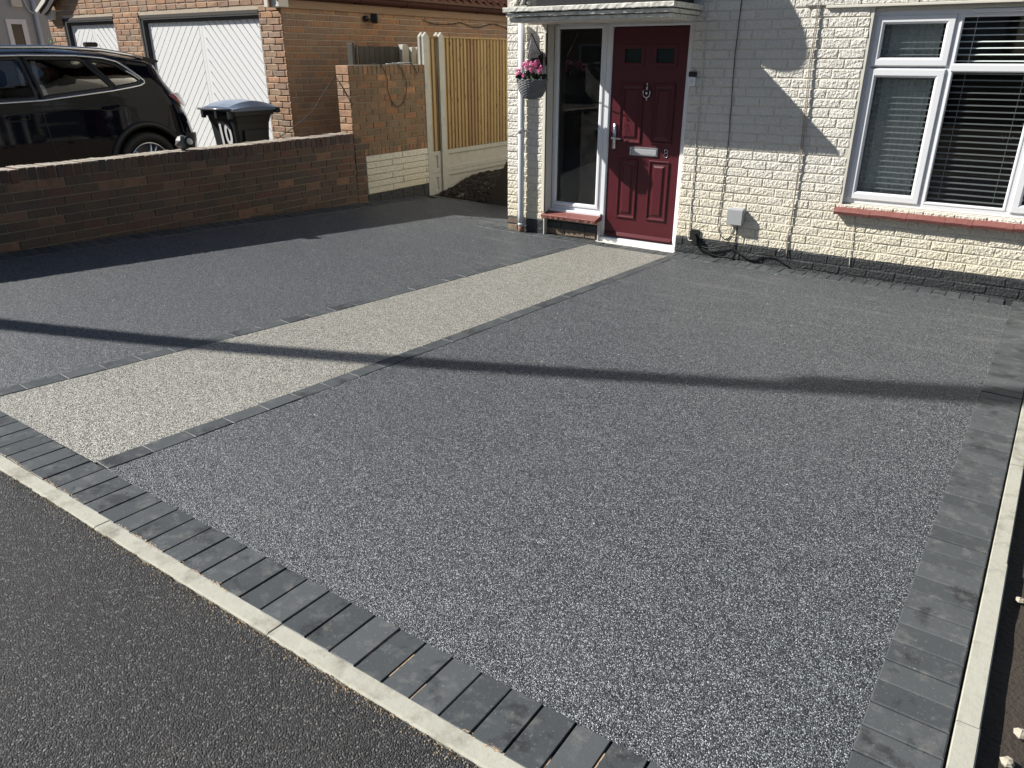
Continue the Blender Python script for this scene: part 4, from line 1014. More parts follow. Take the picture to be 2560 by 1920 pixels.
# alley: soil heap and leaning timber
b = MB(); nx, ny = 40, 44; v = []
for j in range(ny + 1):
    for i in range(nx + 1):
        X = lerp(-6.78, -4.85, i / nx); Y = lerp(FAR(X) + .12, 11, (j / ny) ** 1.4); d = Y - FAR(X) - .12
        h = -.165 + .24 * min(max(d, 0) / 1.0, 1) ** .9 * (1 - .30 * abs((X + 6.25)) / 1.4) + random.uniform(-.018, .018)
        v.append((X, Y, h))
b.add(v, [(j * (nx + 1) + i, j * (nx + 1) + i + 1, (j + 1) * (nx + 1) + i + 1, (j + 1) * (nx + 1) + i) for j in range(ny) for i in range(nx)])
tag(b.build('soil_heap', MT['soil']), kind='stuff')
b = MB()
for i in range(420):
    X = random.uniform(-6.7, -5.2); Y = FAR(X) + .13 + abs(random.gauss(0, .28)); d = Y - FAR(X) - .12
    h = -.165 + .24 * min(max(d, 0) / 1.0, 1) ** .9 * (1 - .30 * abs((X + 6.25)) / 1.4); s = random.uniform(.008, .026) * (1.3 if d < .1 else 1)
    m_ = MB(); m_.sphere((0, 0, 0), 1, 5, 3); b.add([(X + p[0] * s * random.uniform(.6, 1.2), Y + p[1] * s * random.uniform(.6, 1.2), h + s * .3 + p[2] * s * random.uniform(.5, .9)) for p in m_.v], m_.f)
clod = stones('clods', [(0, (.02, .015, .011)), (.7, (.06, .048, .036)), (.88, (.10, .08, .06)), (1, (.25, .22, .17))], 14, (.02, .015, .01), .9)
tag(b.build('clods', clod), kind='stuff')
b = MB(); b.prism([(-6.06, -.25), (-5.40, -.25), (-5.25, .56), (-5.60, .56)], 'y', 8.30, 8.42)
tag(b.build('leaning_timber', MT['beam']), 'dark timber board leaning in the alley beside the cream pier', 'timber')

# ------------------------------------------------------------------ garage
gar = new_thing('garage', 'brick double garage with white herringbone plank doors', 'garage')
YG, XG = 7.05, -8.257; XL = -13.93
D = [(-11.35, -8.70, 2.11), (-14.6 + .45, -12.02, 2.11)]
D = [(-11.354, -8.69, 2.175), (-13.47, -12.03, 2.18)]
D = [(-11.354, -8.69, 2.17), (-13.47 - .0, -11.98, 2.18)]
# left-hand door is as wide as the right-hand one; its left part lies behind the car
D = [(-11.354, -8.69, 2.17), (-13.47, -12.03, 2.18)]
b = MB(); yf = YG + .008; yb = YG + .22
b.box(XG - .03, D[0][1], yf, yb, -.2, 2.6); b.box(D[0][1], D[0][0], yf, yb, D[0][2], 2.6); b.box(D[0][0], D[1][1], yf, yb, -.2, 2.6); b.box(D[1][1], D[1][0], yf, yb, D[1][2], 2.6); b.box(D[1][0], XL, yf, yb, -.2, 2.28)
b.box(XG - .22, XG - .008, YG + .008, 13.2, -.3, 2.3); b.box(XL, XL + .2, yb, 13.2, -.3, 2.3)
b.prism([(XL + .5, 2.6), (XG - .03, 2.6), ((XL + XG) / 2, 4.6)], 'y', yf, yb)
b.build('wall', MT['mortar_garage'], gar)
GB = Bricks(gar, 300)
for k in range(0, 36):
    z = 2.60 - .0765 * (k + .5); holes = [(d[0], d[1]) for d in D if z < d[2] + .02]
    course(GB, XL + max(0, (z - 2.2) * 1.5), XG, z, .0765, YG, '-y', .2295, .115 * (k % 2), .010, mat=MT['brick_garage'], holes=holes, c=.006, jit=.003, pri=0 if z > .9 else 40)
for k in range(0, 36):
    z = 2.20 - .0765 * (k + .5)
    course(GB, YG + .004, 12.8, z, .0765, XG, '+x', .2295, .115 * (k % 2), .010, mat=MT['brick_garage'], c=.005, jit=.002, pri=-1.2 if z > .75 else 40)
GB.build()
def clip(poly, x0, x1, z0, z1):
    for ax, val, sg in ((0, x0, 1), (0, x1, -1), (1, z0, 1), (1, z1, -1)):
        out = []
        for i in range(len(poly)):
            a, c_ = poly[i], poly[(i + 1) % len(poly)]; da, dc_ = sg * (a[ax] - val), sg * (c_[ax] - val)
            if da >= 0: out.append(a)
            if da * dc_ < 0: t = da / (da - dc_); out.append((a[0] + (c_[0] - a[0]) * t, a[1] + (c_[1] - a[1]) * t))
        poly = out
        if not poly: return None
    return poly
for (dx0, dx1, dz) in D:
    gd = bpy.data.objects.new('garage_door', None); COL.objects.link(gd); gd.parent = gar
    x0, x1 = dx0, dx1; 
    b = MB(); fy0, fy1 = YG + .03, YG + .12
    b.cbox(x0 + .0, x0 + .035, YG - .004, fy1, -.1, dz, .002); b.cbox(x0, x1, YG - .004, fy1, dz - .045, dz, .002); b.build('outer_frame', MT['dark_frame'], gd)
    b = MB(); b.box(x0 + .036, x0 + .052, YG + .01, fy1, -.1, dz - .046); b.box(x0 + .036, x1, YG + .01, fy1, dz - .062, dz - .046); b.build('mortar_fillet', MT['render'], gd)
    b = MB(); b.cbox(x0 + .053, x0 + .10, YG + .03, fy1, -.1, dz - .063, .002); b.cbox(x0 + .10, x1 - .03, YG + .03, fy1, dz - .10, dz - .063, .002); b.cbox(x1 - .03, x1, YG + .03, fy1, -.1, dz - .063, .002); b.build('door_frame', MT['dark_frame'], gd)
    a0, a1, zt = x0 + .105, x1 - .035, dz - .105; full0 = a0 if dx0 < -12 and False else a0
    mid = (a0 + a1) / 2 if dx0 > -12 else a1 - .72
    if dx0 < -12: mid = -12.72
    yd = YG + .07
    b = MB(); b.box(a0, a1, yd + .012, yd + .03, 0.02, zt); b.build('door_backing', MT['white_door'], gd)
    for (l0, l1, sg) in ((a0, mid - .003, 1), (mid + .003, a1, -1)):
        s = .0; st = .06; p0, p1 = (l0 + .045, l1 - st) if sg == 1 else (l0 + st, l1 - .045)
        b = MB(); b.cbox(l0, p0 - .001, yd - .004, yd + .012, .02, zt, .002); b.build('stile', MT['white_door'], gd)
        b = MB(); b.cbox(p1 + .001, l1, yd - .004, yd + .012, .02, zt, .002); b.build('stile', MT['white_door'], gd)
        wpl = .099; q = -3.
        while q < 5:
            # band between lines z - sg*x*1.15 = c
            an = R(46); ux, uz = math.cos(an) * sg, math.sin(an); nx_, nz_ = -uz * sg, math.cos(an)
            cx, cz = (p0 if sg == 1 else p1) + nx_ * q * 1., .0 + nz_ * q
            pts = [(cx + ux * 6 + nx_ * .003, cz + uz * 6 + nz_ * .003), (cx - ux * 6 + nx_ * .003, cz - uz * 6 + nz_ * .003), (cx - ux * 6 + nx_ * (wpl - .011), cz - uz * 6 + nz_ * (wpl - .011)), (cx + ux * 6 + nx_ * (wpl - .011), cz + uz * 6 + nz_ * (wpl - .011))]
            pc = clip(pts, p0, p1, .02, zt)
            if pc and len(pc) > 2:
                b = MB(); b.prism(pc, 'y', yd - .006, yd + .012); b.build('door_plank', MT['white_door'], gd)
            q += wpl
# roof: slabs, fascia, gutter, tiles, verge
XR = (XL + XG) / 2
pitch = math.atan2(2.35, XG - XR + .2)
b = MB()
for sx in (1, -1):
    ex = XR + sx * (XG - XR + (.16 if sx > 0 else -.28)); ez = 2.36
    y6 = 6.83 if sx > 0 else 6.99
    b.add([(ex, y6, ez), (ex, 13.3, ez), (XR, 13.3, ez + 2.35), (XR, y6, ez + 2.35), (ex, y6, ez + .05), (ex, 13.3, ez + .05), (XR, 13.3, ez + 2.4), (XR, y6, ez + 2.4)], [(0, 1, 2, 3), (4, 7, 6, 5), (0, 3, 7, 4), (0, 4, 5, 1)])
b.build('roof', MT['pantile'], gar)
b = MB(); b.cbox(XG + .005, XG + .03, YG - .2, 13, 2.175, 2.42, .003); b.build('fascia', MT['fascia'], gar)
b = MB(); b.box(XG + .0305, XG + .045, YG - .2, 13, 2.27, 2.34); b.build('soffit_board', MT['gutter'], gar)
b = MB(); n = 10; ga = [(XG + .105 + .055 * math.cos(a), 2.338 + .055 * math.sin(a)) for a in [math.pi + math.pi * i / n for i in range(n + 1)]]
b.prism(ga + [(XG + .105 + .05, 2.338), (XG + .105 - .05, 2.338)][:0] + [(p[0] * 1, p[1] + .003) for p in reversed([(XG + .105 + .051 * math.cos(a), 2.338 + .051 * math.sin(a)) for a in [math.pi + math.pi * i / n for i in range(n + 1)]])], 'y', YG - .2, 13)
b.build('gutter', MT['gutter'], gar)
for yy in (7.35, 8.31, 9.27, 10.2, 11.1):
    b = MB(); b.tube([(XG + .105 + .060 * math.cos(a), yy, 2.338 + .060 * math.sin(a)) for a in [math.pi + math.pi * i / n for i in range(n + 1)]], .007, 6); b.box(XG + .04, XG + .1, yy - .02, yy + .02, 2.27, 2.29); b.build('gutter_bracket', MT['gutter'], gar)
tm_ = None
sl_ = Vector((XR - (XG + .16), 0, 2.35)).normalized()
for row in range(2):
    for i in range(27):
        if tm_ is None:
            mb = MB(); v = []; ns = 10
            for s_ in (0, 1):
                for q in range(ns + 1):
                    t = q / ns; hgt = .028 * math.sin(t * 2 * math.pi) + .03
                    v.append((sl_[0] * s_ * .36, t * .215, sl_[2] * s_ * .36 + hgt + .018 * (1 - s_)))
            v += [(p[0], p[1], p[2] - .012) for p in v]; m0 = 2 * (ns + 1)
            f = [(q, q + 1, ns + 2 + q, ns + 1 + q) for q in range(ns)] + [(m0 + q, m0 + ns + 1 + q, m0 + ns + 2 + q, m0 + q + 1) for q in range(ns)] + [(q, m0 + q, m0 + q + 1, q + 1) for q in range(ns)]
            mb.add(v, f); tm_ = mb.mesh('roof_tile', True); tm_.materials.append(MT['pantile'])
        o = bpy.data.objects.new('roof_tile', tm_); COL.objects.link(o); o.parent = gar
        o.location = Vector((XG + .185, 6.85 + i * .2, 2.385)) + sl_ * .31 * row + Vector((0, 0, random.uniform(-.003, .003)))
b = MB(); b.cbox(XG - .10, XG + .16, YG - .16, YG - .004, 2.175, 2.36, .004); b.build('eaves_box', MT['render'], gar)
# left verge: barge board and shaped eaves bracket
dxv, dzv = -.27, .012
V_ = lambda l: [(x + dxv, z + dzv) for x, z in l]
b = MB(); b.prism(V_([(-13.62, 2.245), (-13.50, 2.225), (-13.34, 2.285), (-13.10, 2.42), (-12.4, 2.92), (XR, 3.85), (XR, 4.05), (-12.4, 3.10), (-13.2, 2.56), (-13.55, 2.36)]), 'y', 6.93, 6.97); b.build('barge_board', MT['dark_frame'], gar)
b = MB(); b.prism(V_([(-13.72, 2.29), (-13.66, 2.262), (-13.38, 2.39), (-12.4, 3.02), (XR, 4.0), (XR, 4.06), (-12.4, 3.09), (-13.40, 2.455)]), 'y', 6.91, 6.985); b.build('verge_edge', MT['render'], gar)
b = MB(); b.prism(V_([(-13.54, 2.15), (-13.38, 2.15), (-13.34, 2.29), (-13.50, 2.24), (-13.60, 2.275)]), 'y', 6.98, YG + .0); b.build('eaves_bracket', MT['render'], gar)

cm = new_thing('security_camera', 'black security camera under the garage eaves', 'camera')
b = MB(); b.sphere((XG + .035, 8.51, 2.105), .04, 12, 8, (.9, 1, 1)); b.build('mount', MT['black'], cm, True)
Mc = Matrix.Translation((XG + .10, 8.61, 2.105)) @ Matrix.Rotation(R(35), 4, 'Z') @ Matrix.Rotation(R(-20), 4, 'X')
b = MB(); b.cbox(-.045, .045, -.055, .055, -.05, .05, .010, Mc); b.build('housing', MT['black'], cm)
b = MB(); b.tube([Mc @ Vector((.045, -.01, .015)), Mc @ Vector((.048, -.01, .015))], .016, 12); b.build('lens', MT['seam'], cm)
cab2('cable', [(XG + .02, 9.75, 2.13), (XG + .05, 10.0, 2.08), (XG + .05, 10.4, 2.09), (XG + .02, 10.7, 2.12), (XG + .04, 11.1, 2.06), (XG + .02, 11.6, 2.13), (XG + .04, 12.1, 2.05)], .006, MT['blackcable'], 'thin wire drooping between clips below the garage gutter')

# weed in the gap left of the garage
b = MB()
for i in range(26):
    c = Vector((XL - .05 + random.gauss(0, .05), YG - .03 + random.gauss(0, .03), 1.82 + random.gauss(0, .06))); a = random.random() * 6.28; s = random.uniform(.03, .06)
    d = Vector((math.cos(a), math.sin(a) * .5, random.uniform(-.6, .6))) * s; e = Vector((-d.y, d.x, .2)).normalized() * s * .22
    b.add([c, c + d * .5 + e, c + d, c + d * .5 - e], [(0, 1, 2, 3)])
tag(b.build('climbing_weed', plain('bright_leaf', (.10, .22, .04), .6, bstr=0)), 'small green weed growing by the far corner of the garage', 'weed')

# ------------------------------------------------------------------ side wall of the house beyond the garage
XB = -17.
bh = new_thing('neighbour_house', 'shaded grey white house side wall beyond the garage', 'house')
wallm = plain('shaded_white_render', (.42, .43, .44), .85, var=.08, scale=3, bstr=.5, bdist=.004, bscale=50)
b = MB(); b.box(XB - 6, XB, 2, 16, -.2, 3.15); b.build('wall', wallm, bh)
nd = bpy.data.objects.new('door', None); COL.objects.link(nd); nd.parent = bh
b = MB(); b.cbox(XB - .02, XB + .03, 7.80, 7.88, 0, 2.29, .004); b.cbox(XB - .02, XB + .03, 8.08, 8.17, 0, 2.29, .004); b.cbox(XB - .02, XB + .03, 7.88, 8.08, 2.20, 2.29, .004); b.build('door_frame', MT['upvc'], nd)
b = MB(); b.box(XB + .005, XB + .012, 7.88, 8.08, .9, 2.20); b.build('pane', plain('brown_reflecting_glass', (.05, .035, .025), .15, bstr=0), nd)
b = MB(); b.box(XB + .004, XB + .02, 7.88, 8.08, 0, .9); b.build('lower_panel', MT['upvc'], nd)
b = MB(); b.tube([(XB + .06, 8.37, 0), (XB + .06, 8.37, 3.3)], .042, 12); b.build('soil_pipe', MT['pipe'], bh, True)
b = MB(); b.tube([(XB + .06, 8.34, 2.40), (XB + .06, 8.26, 2.45), (XB + .06, 8.19, 2.64), (XB + .06, 8.18, 3.2)], .018, 8); b.build('waste_pipe', MT['pipe'], bh, True)
b = MB(); b.cbox(XB, XB + .08, 7.96, 8.15, 2.50, 2.8, .01); b.build('flue_box', MT['render'], bh)

# ------------------------------------------------------------------ wheelie bin
wb = new_thing('wheelie_bin', 'black wheelie bin numbered 10 in front of the garage door', 'bin')
binm = plain('dark_grey_bin_plastic', (.022, .025, .028), .42, var=.1, bstr=.15)
lidm = plain('bin_lid_sky_tint', (.15, .20, .29), .28, var=.08, bstr=.1)  # sky reflected in the lid is put into this blue-grey base colour
bx0, bx1, by0, by1 = -8.74, -8.19, 6.10, 6.68; zb, zt = .03, 1.0
def ring(x0, x1, y0, y1, z, c=.03): return [(x0 + c, y0, z), (x1 - c, y0, z), (x1, y0 + c, z), (x1, y1 - c, z), (x1 - c, y1, z), (x0 + c, y1, z), (x0, y1 - c, z), (x0, y0 + c, z)]
def loft(b, rings, cap=True):
    n = len(rings[0]); v = [p for r_ in rings for p in r_]; f = [(i * n + k, i * n + (k + 1) % n, (i + 1) * n + (k + 1) % n, (i + 1) * n + k) for i in range(len(rings) - 1) for k in range(n)]
    if cap: f += [tuple(reversed(range(n))), tuple(range((len(rings) - 1) * n, len(rings) * n))]
    b.add(v, f)
b = MB(); loft(b, [ring(bx0 + .06, bx1 - .06, by0 + .10, by1 - .10, zb + .1), ring(bx0 + .02, bx1 - .02, by0 + .02, by1 - .03, .85), ring(bx0, bx1, by0, by1, zt - .06), ring(bx0 - .02, bx1 + .02, by0 - .02, by1 + .03, zt - .05), ring(bx0 - .02, bx1 + .02, by0 - .02, by1 + .03, zt)]); b.build('body', binm, wb)
b = MB()
b.cbox(bx1 - .012, bx1 + .006, by0 + .12, by1 - .1, .52, .78, .004); b.build('side_panel', binm, wb)
b = MB(); rs = []
for i in range(9):
    t = i / 8; yy = lerp(by0 - .03, by1 + .09, t); hh = .085 * math.sin(math.pi * min(t * .92 + .06, 1)) ** .8
    rs.append([(bx0 - .03, yy, zt + .003), (bx0 - .03, yy, zt + .022 + hh * .35), (bx0 + .05, yy, zt + .03 + hh), ((bx0 + bx1) / 2, yy, zt + .036 + hh * 1.08), (bx1 - .05, yy, zt + .03 + hh), (bx1 + .03, yy, zt + .022 + hh * .35), (bx1 + .03, yy, zt + .003)])
loft(b, rs); b.build('lid', lidm, wb, False)
b = MB(); b.cbox(bx0 - .035, bx1 + .035, by1 + .03, by1 + .10, zt - .035, zt + .028, .008); b.build('lid_lip', binm, wb)
b = MB(); b.tube([(bx0 - .06, by0 - .055, zt + .025), (bx1 + .03, by0 - .055, zt + .025)], .014, 10); b.build('handle', plain('bin_handle_plastic', (.10, .10, .11), .25, bstr=0), wb, True)
b = MB()
for X in (bx0 + .01, (bx0 + bx1) / 2, bx1 - .03): b.cbox(X - .02, X + .02, by0 - .06, by0 - .015, zt - .08, zt + .03, .004)
b.build('hinge', binm, wb)
for X in (bx0 - .015, bx1 - .025):
    b = MB(); b.lathe([(.0, 0), (.10, 0), (.10, .04), (0, .04)], (X, by0 + .02, zb + .10), 20, Matrix.Rotation(R(90), 3, 'Y')); b.build('wheel', MT['black'], wb)
def text(s, size, loc, rot, mat, parent, name, sx=1., bold=.0):
    cu = bpy.data.curves.new(name, 'FONT'); cu.body = s; cu.size = size; cu.extrude = .001; cu.offset = bold; cu.align_x = 'CENTER'
    cu.materials.append(mat); o = bpy.data.objects.new(name, cu); COL.objects.link(o); o.location = loc; o.rotation_euler = rot; o.scale = (sx, 1, 1)
    me = bpy.data.meshes.new_from_object(o.evaluated_get(bpy.context.evaluated_depsgraph_get())); bpy.data.objects.remove(o)
    o = bpy.data.objects.new(name, me); COL.objects.link(o); o.location = loc; o.rotation_euler = rot; o.scale = (sx, 1, 1); o.parent = parent; return o
text('10', .34, (bx0 + .30, by0 + .036, .615), (R(90 + 6.), 0, 0), plain('white_vinyl', (.75, .75, .75), .5, bstr=0), wb, 'number_ten', .78, .008)

# ------------------------------------------------------------------ parked car
GZ = .13; CXc = -9.235
paint = plain('black_car_paint', (.004, .005, .010), .04, var=.0, bstr=0, coat=0., spec=.2)
trimm = plain('bright_window_trim', (.62, .64, .68), .25, 1., var=.02, bstr=0)
car = new_thing('parked_car', 'glossy black estate style SUV parked behind the low brick wall', 'car')
def interp(tab, x):
    if x <= tab[0][0]: return tab[0][1]
    for (a, va), (c_, vc) in zip(tab[:-1], tab[1:]):
        if x <= c_:
            t = (x - a) / (c_ - a); return va + (vc - va) * (t * t * (3 - 2 * t) * .35 + t * .65)
    return tab[-1][1]
ROOF = [(1.25, .80), (1.45, .98), (2.35, 1.12), (2.55, 1.20), (3.10, 1.60), (3.5, 1.70), (4.2, 1.715), (4.8, 1.69), (5.2, 1.635), (5.45, 1.58), (5.56, 1.55), (5.62, 1.50), (6, 1.50)]
TAIL = [(.35, 5.70), (.55, 5.80), (.75, 5.82), (.95, 5.77), (1.10, 5.74), (1.22, 5.70), (1.35, 5.63), (1.50, 5.53), (1.60, 5.50), (1.75, 5.42)]
NOSE = [(.35, 1.42), (.6, 1.35), (.9, 1.38), (1.2, 1.8), (1.75, 3.2)]
def halfw(z, y):
    w0 = interp([(.30, .86), (.42, .915), (.60, .925), (.80, .925), (.98, .918), (1.10, .915), (1.20, .895), (1.30, .865), (1.62, .735), (1.70, .66), (1.75, .5)], z)
    return w0
def belt(y): return 1.215 + .06 * max(0, y - 3.5) / 2
WCR, WCF = (5.02, .49), (2.32, .49)
GL = {   # window outlines (y, z) on the near flank
 'front': [(2.75, 1.215), (3.05, 1.46), (3.35, 1.575), (3.93, 1.60), (3.955, 1.235), (3.4, 1.225)],
 'rear': [(3.985, 1.60), (4.50, 1.595), (4.545, 1.58), (4.76, 1.315), (4.735, 1.303), (4.015, 1.238)],
 'quarter': [(4.60, 1.585), (4.78, 1.565), (4.89, 1.535), (4.98, 1.48), (5.07, 1.405), (5.095, 1.37), (5.05, 1.345), (4.95, 1.33), (4.80, 1.312)]}
def inpoly(p, poly, g=0.):
    c_ = False; j = len(poly) - 1
    for i in range(len(poly)):
        if (poly[i][1] > p[1]) != (poly[j][1] > p[1]) and p[0] < (poly[j][0] - poly[i][0]) * (p[1] - poly[i][1]) / (poly[j][1] - poly[i][1]) + poly[i][0]: c_ = not c_
        j = i
    return c_
def csection(u, s):
    # s in 0..1 from sill to roof centre
    zb_ = .33
    y = lerp(1.3, 5.9, u)
    if s < .80: zz = lerp(zb_, 1.62, s / .80); x_ = None
    else: zz = None
    yt = interp(TAIL, zz if zz else 1.65); yn = interp(NOSE, zz if zz else 1.65)
    y = lerp(yn, yt, u)
    rf = interp(ROOF, y)
    if zz is not None:
        z = zz if rf > 1.66 else lerp(zb_, min(rf - .10, 1.62), (zz - zb_) / (1.62 - zb_)) if rf < 1.72 else zz
        w_ = halfw(z, y)
    else:
        t = (s - .80) / .20; ztop = min(rf - .10, 1.62) if rf <= 1.72 else 1.62
        wb_ = halfw(ztop, y); z = ztop + (rf - ztop) * math.sin(t * math.pi / 2) ** .9; w_ = wb_ * (math.cos(t * math.pi / 2) ** .75 if t < 1 else 0)
    e = (u - .90) / .10
    if e > 0: w_ *= 1 - .30 * e ** 2.2
    e = (.08 - u) / .08
    if e > 0: w_ *= 1 - .30 * e ** 2
    return y, w_, z
NU, NS = 240, 90
def in_open(y, z, side):
    for wc in (WCR, WCF):
        if (y - wc[0]) ** 2 + (z - wc[1]) ** 2 < .415 ** 2: return True
    for g in GL.values():
        if inpoly((y, z), g): return True
    return False
b = MB(); grid = {}
for i in range(NU + 1):
    for k in range(-NS, NS + 1):
        u = i / NU; s = 1 - abs(k) / NS; y, w_, z = csection(u, s); x_ = w_ if k > 0 else -w_
        grid[i, k] = len(b.v); b.v.append((CXc + x_, y, z + (.035 if False else 0)))
for i in range(NU):
    for k in range(-NS, NS):
        q = [grid[i, k], grid[i + 1, k], grid[i + 1, k + 1], grid[i, k + 1]]
        cy_ = sum(b.v[a][1] for a in q) / 4; cz_ = sum(b.v[a][2] for a in q) / 4
        if abs(k) > 15 and in_open(cy_, cz_, k): continue
        b.f.append(tuple(q))
for i in (0, NU):
    for k in range(1, NS + 1):
        b.f.append((grid[i, k], grid[i, k - 1], grid[i, -k + 1], grid[i, -k]))
b.build('body', paint, car, True)
# side surface position for overlays
def side(y, z, off=0.):
    return (CXc + halfw(z, y) * (1 if y < 5.44 else 1) + off, y, z)
def ribbon(pts, wd, off, mat, name, closed=True, dy=0.):
    """flat band following the flank along a line of (y,z) points"""
    b = MB(); n = len(pts); v = []
    for i in range(n):
        a = pts[i - 1] if (i or closed) else pts[i]; c_ = pts[(i + 1) % n] if (i < n - 1 or closed) else pts[i]
        t = Vector((c_[0] - a[0], c_[1] - a[1])).normalized(); nn = Vector((-t[1], t[0])) * wd / 2
        for sg, o_ in ((-1, 0), (-1, off), (1, off), (1, 0)): v.append(side(pts[i][0] + nn[0] * sg, pts[i][1] + nn[1] * sg, o_))
    for i in range(n if closed else n - 1):
        for k in range(3): b.f.append((i * 4 + k, i * 4 + k + 1, ((i + 1) % n) * 4 + k + 1, ((i + 1) % n) * 4 + k))
    b.v = v; return b.build(name, mat, car, True)
def dens(poly, step=.03, closed=True):
    out = []; n = len(poly)
    for i in range(n if closed else n - 1):
        a, c_ = poly[i], poly[(i + 1) % n]; L_ = math.hypot(c_[0] - a[0], c_[1] - a[1]); m_ = max(1, int(L_ / step))
        out += [(lerp(a[0], c_[0], t / m_), lerp(a[1], c_[1], t / m_)) for t in range(m_)]
    if not closed: out.append(poly[-1])
    return out
for nme, g in GL.items():
    ribbon(dens(g), .036, .004, MT['black'], 'window_seal')
    # glass: triangulated grid fan following the flank
    d_ = dens(g); cy_ = sum(p[0] for p in d_) / len(d_); cz_ = sum(p[1] for p in d_) / len(d_)
    b = MB(); R_ = 4
    for r_ in range(1, R_ + 1):
        for p in d_: b.v.append(side(lerp(cy_, p[0], r_ / R_), lerp(cz_, p[1], r_ / R_), -.004))
    n = len(d_); b.v.append(side(cy_, cz_, -.004))
    for r_ in range(R_ - 1):
        for k in range(n): b.f.append((r_ * n + k, r_ * n + (k + 1) % n, (r_ + 1) * n + (k + 1) % n, (r_ + 1) * n + k))
    for k in range(n): b.f.append((R_ * n, k, (k + 1) % n))
    b.build('side_window', MT['car_glass'], car, True)
top = [(3.0, 1.485), (3.25, 1.575), (3.6, 1.618), (4.0, 1.628), (4.5, 1.625), (4.78, 1.600), (4.92, 1.565), (5.01, 1.50), (5.11, 1.41), (5.145, 1.372), (5.14, 1.348), (5.08, 1.325), (4.95, 1.305), (4.74, 1.278), (4.0, 1.212), (3.4, 1.198), (2.7, 1.19)]
ribbon(dens(top, .03, False), .022, .009, trimm, 'window_trim', False)
ribbon(dens([(4.98, 1.475), (5.05, 1.43), (5.10, 1.385)], .02, False), .02, .010, trimm, 'trim_corner', False)
for pts in ([(3.955, 1.64), (3.965, 1.2), (3.975, 1.0), (3.99, .8), (4.02, .62), (4.08, .42)], [(4.565, 1.615), (4.70, 1.45), (4.80, 1.29), (4.83, 1.2), (4.85, 1.05), (4.84, .96)], [(3.95, .44), (4.5, .45), (4.62, .50)]):
    ribbon(dens(pts, .03, False), .008, .0015, MT['black'], 'panel_gap', False)
for yy, zz in ((3.72, 1.065), (4.68, 1.118)):
    ribbon([(yy + .115 * math.copysign(abs(math.cos(a)) ** .5, math.cos(a)), zz + .006 * math.cos(a) + .030 * math.copysign(abs(math.sin(a)) ** .7, math.sin(a))) for a in [i * math.pi / 12 for i in range(24)]], .010, .002, MT['black'], 'handle_recess')
    b = MB(); M_ = Matrix.Translation(side(yy, zz + .006, .016)) @ Matrix.Rotation(R(3), 4, 'X'); b.cbox(-.008, .010, -.10, .10, -.012, .012, .008, M_); b.build('door_handle', paint, car)
for wc in (WCR, WCF):   # arch flare and wheel
    ribbon([(wc[0] + .437 * math.cos(a), wc[1] + .437 * math.sin(a)) for a in [R(-18) + R(216) * i / 40 for i in range(41)]], .065, .012, plain('arch_plastic', (.012, .013, .014), .5, bstr=0) if wc is WCR else bpy.data.materials['arch_plastic'], 'wheel_arch', False)
    wx = CXc + .86
    for sx, xx in ((1, CXc + .815), (-1, CXc - .815)):
        wh = bpy.data.objects.new('wheel', None); COL.objects.link(wh); wh.parent = car; wh.location = (xx, wc[0], wc[1])
        Mr = Matrix.Rotation(R(90 * sx), 3, 'Y')
        b = MB(); b.lathe([(.24, -.10), (.33, -.11), (.355, -.085), (.36, 0), (.355, .085), (.33, .11), (.255, .10), (.245, .08)], (0, 0, 0), 48, Mr); b.build('tyre', MT['blackcable'], wh, True)
        b = MB(); b.lathe([(.245, .085), (.24, .095), (.228, .09), (.222, .02), (.20, -.05)], (0, 0, 0), 48, Mr); b.build('rim', trimm, wh, True)
        b = MB()
        for s_ in range(5):
            for dd in (-.17, .17):
                a = 2 * math.pi * s_ / 5 + R(90) + dd * 0
                pA = Vector((.045 * math.cos(a), .045 * math.sin(a), .075)); pB = Vector((.232 * math.cos(a + dd), .232 * math.sin(a + dd), .083))
                b.tube([Mr @ pA, Mr @ pB], [.020, .013], 6)
        b.lathe([(0, .09), (.035, .088), (.06, .07), (.06, .04)], (0, 0, 0), 20, Mr); b.build('spokes', trimm, wh, True)
        b = MB(); b.lathe([(0, .0), (.2, .0), (.235, -.02)], (0, 0, 0), 32, Mr); b.build('brake_disc', MT['seam'], wh, True)
    b = MB(); b.lathe([(.43, .0), (.43, -.35), (0, -.35)], (CXc + .90, wc[0], wc[1]), 32, Matrix.Rotation(R(90), 3, 'Y')); b.build('wheel_well', MT['black'], car, True)
b = MB(); b.box(CXc - .84, CXc + .84, 1.6, 5.7, .30, .36); b.build('floor_pan', MT['black'], car)
# roof rails, spoiler, tail lamps, bumper
for sx in (1, -1):
    b = MB(); b.tube([(CXc + sx * .70, 3.0, 1.585), (CXc + sx * .695, 3.25, 1.655), (CXc + sx * .69, 3.7, 1.695), (CXc + sx * .685, 4.3, 1.702), (CXc + sx * .68, 4.8, 1.68), (CXc + sx * .67, 5.12, 1.635), (CXc + sx * .66, 5.28, 1.60)], .020, 10); b.build('roof_rail', trimm, car, True)
b = MB(); b.prism([(5.30, 1.625), (5.45, 1.595), (5.52, 1.575), (5.525, 1.562), (5.48, 1.545), (5.36, 1.545)], 'x', CXc - .58, CXc + .58); b.build('rear_spoiler', paint, car)
b = MB(); b.cbox(CXc - .03, CXc + .03, 5.02, 5.16, 1.715, 1.765, .012); b.build('aerial_fin', paint, car)
lampm = plain('red_tail_lamp', (.30, .008, .010), .1, bstr=0, coat=1.); 
b = MB(); v = []; pts = [(5.36, 1.225), (5.45, 1.235), (5.60, 1.23), (5.72, 1.20), (5.70, 1.12), (5.58, 1.09), (5.46, 1.16)]
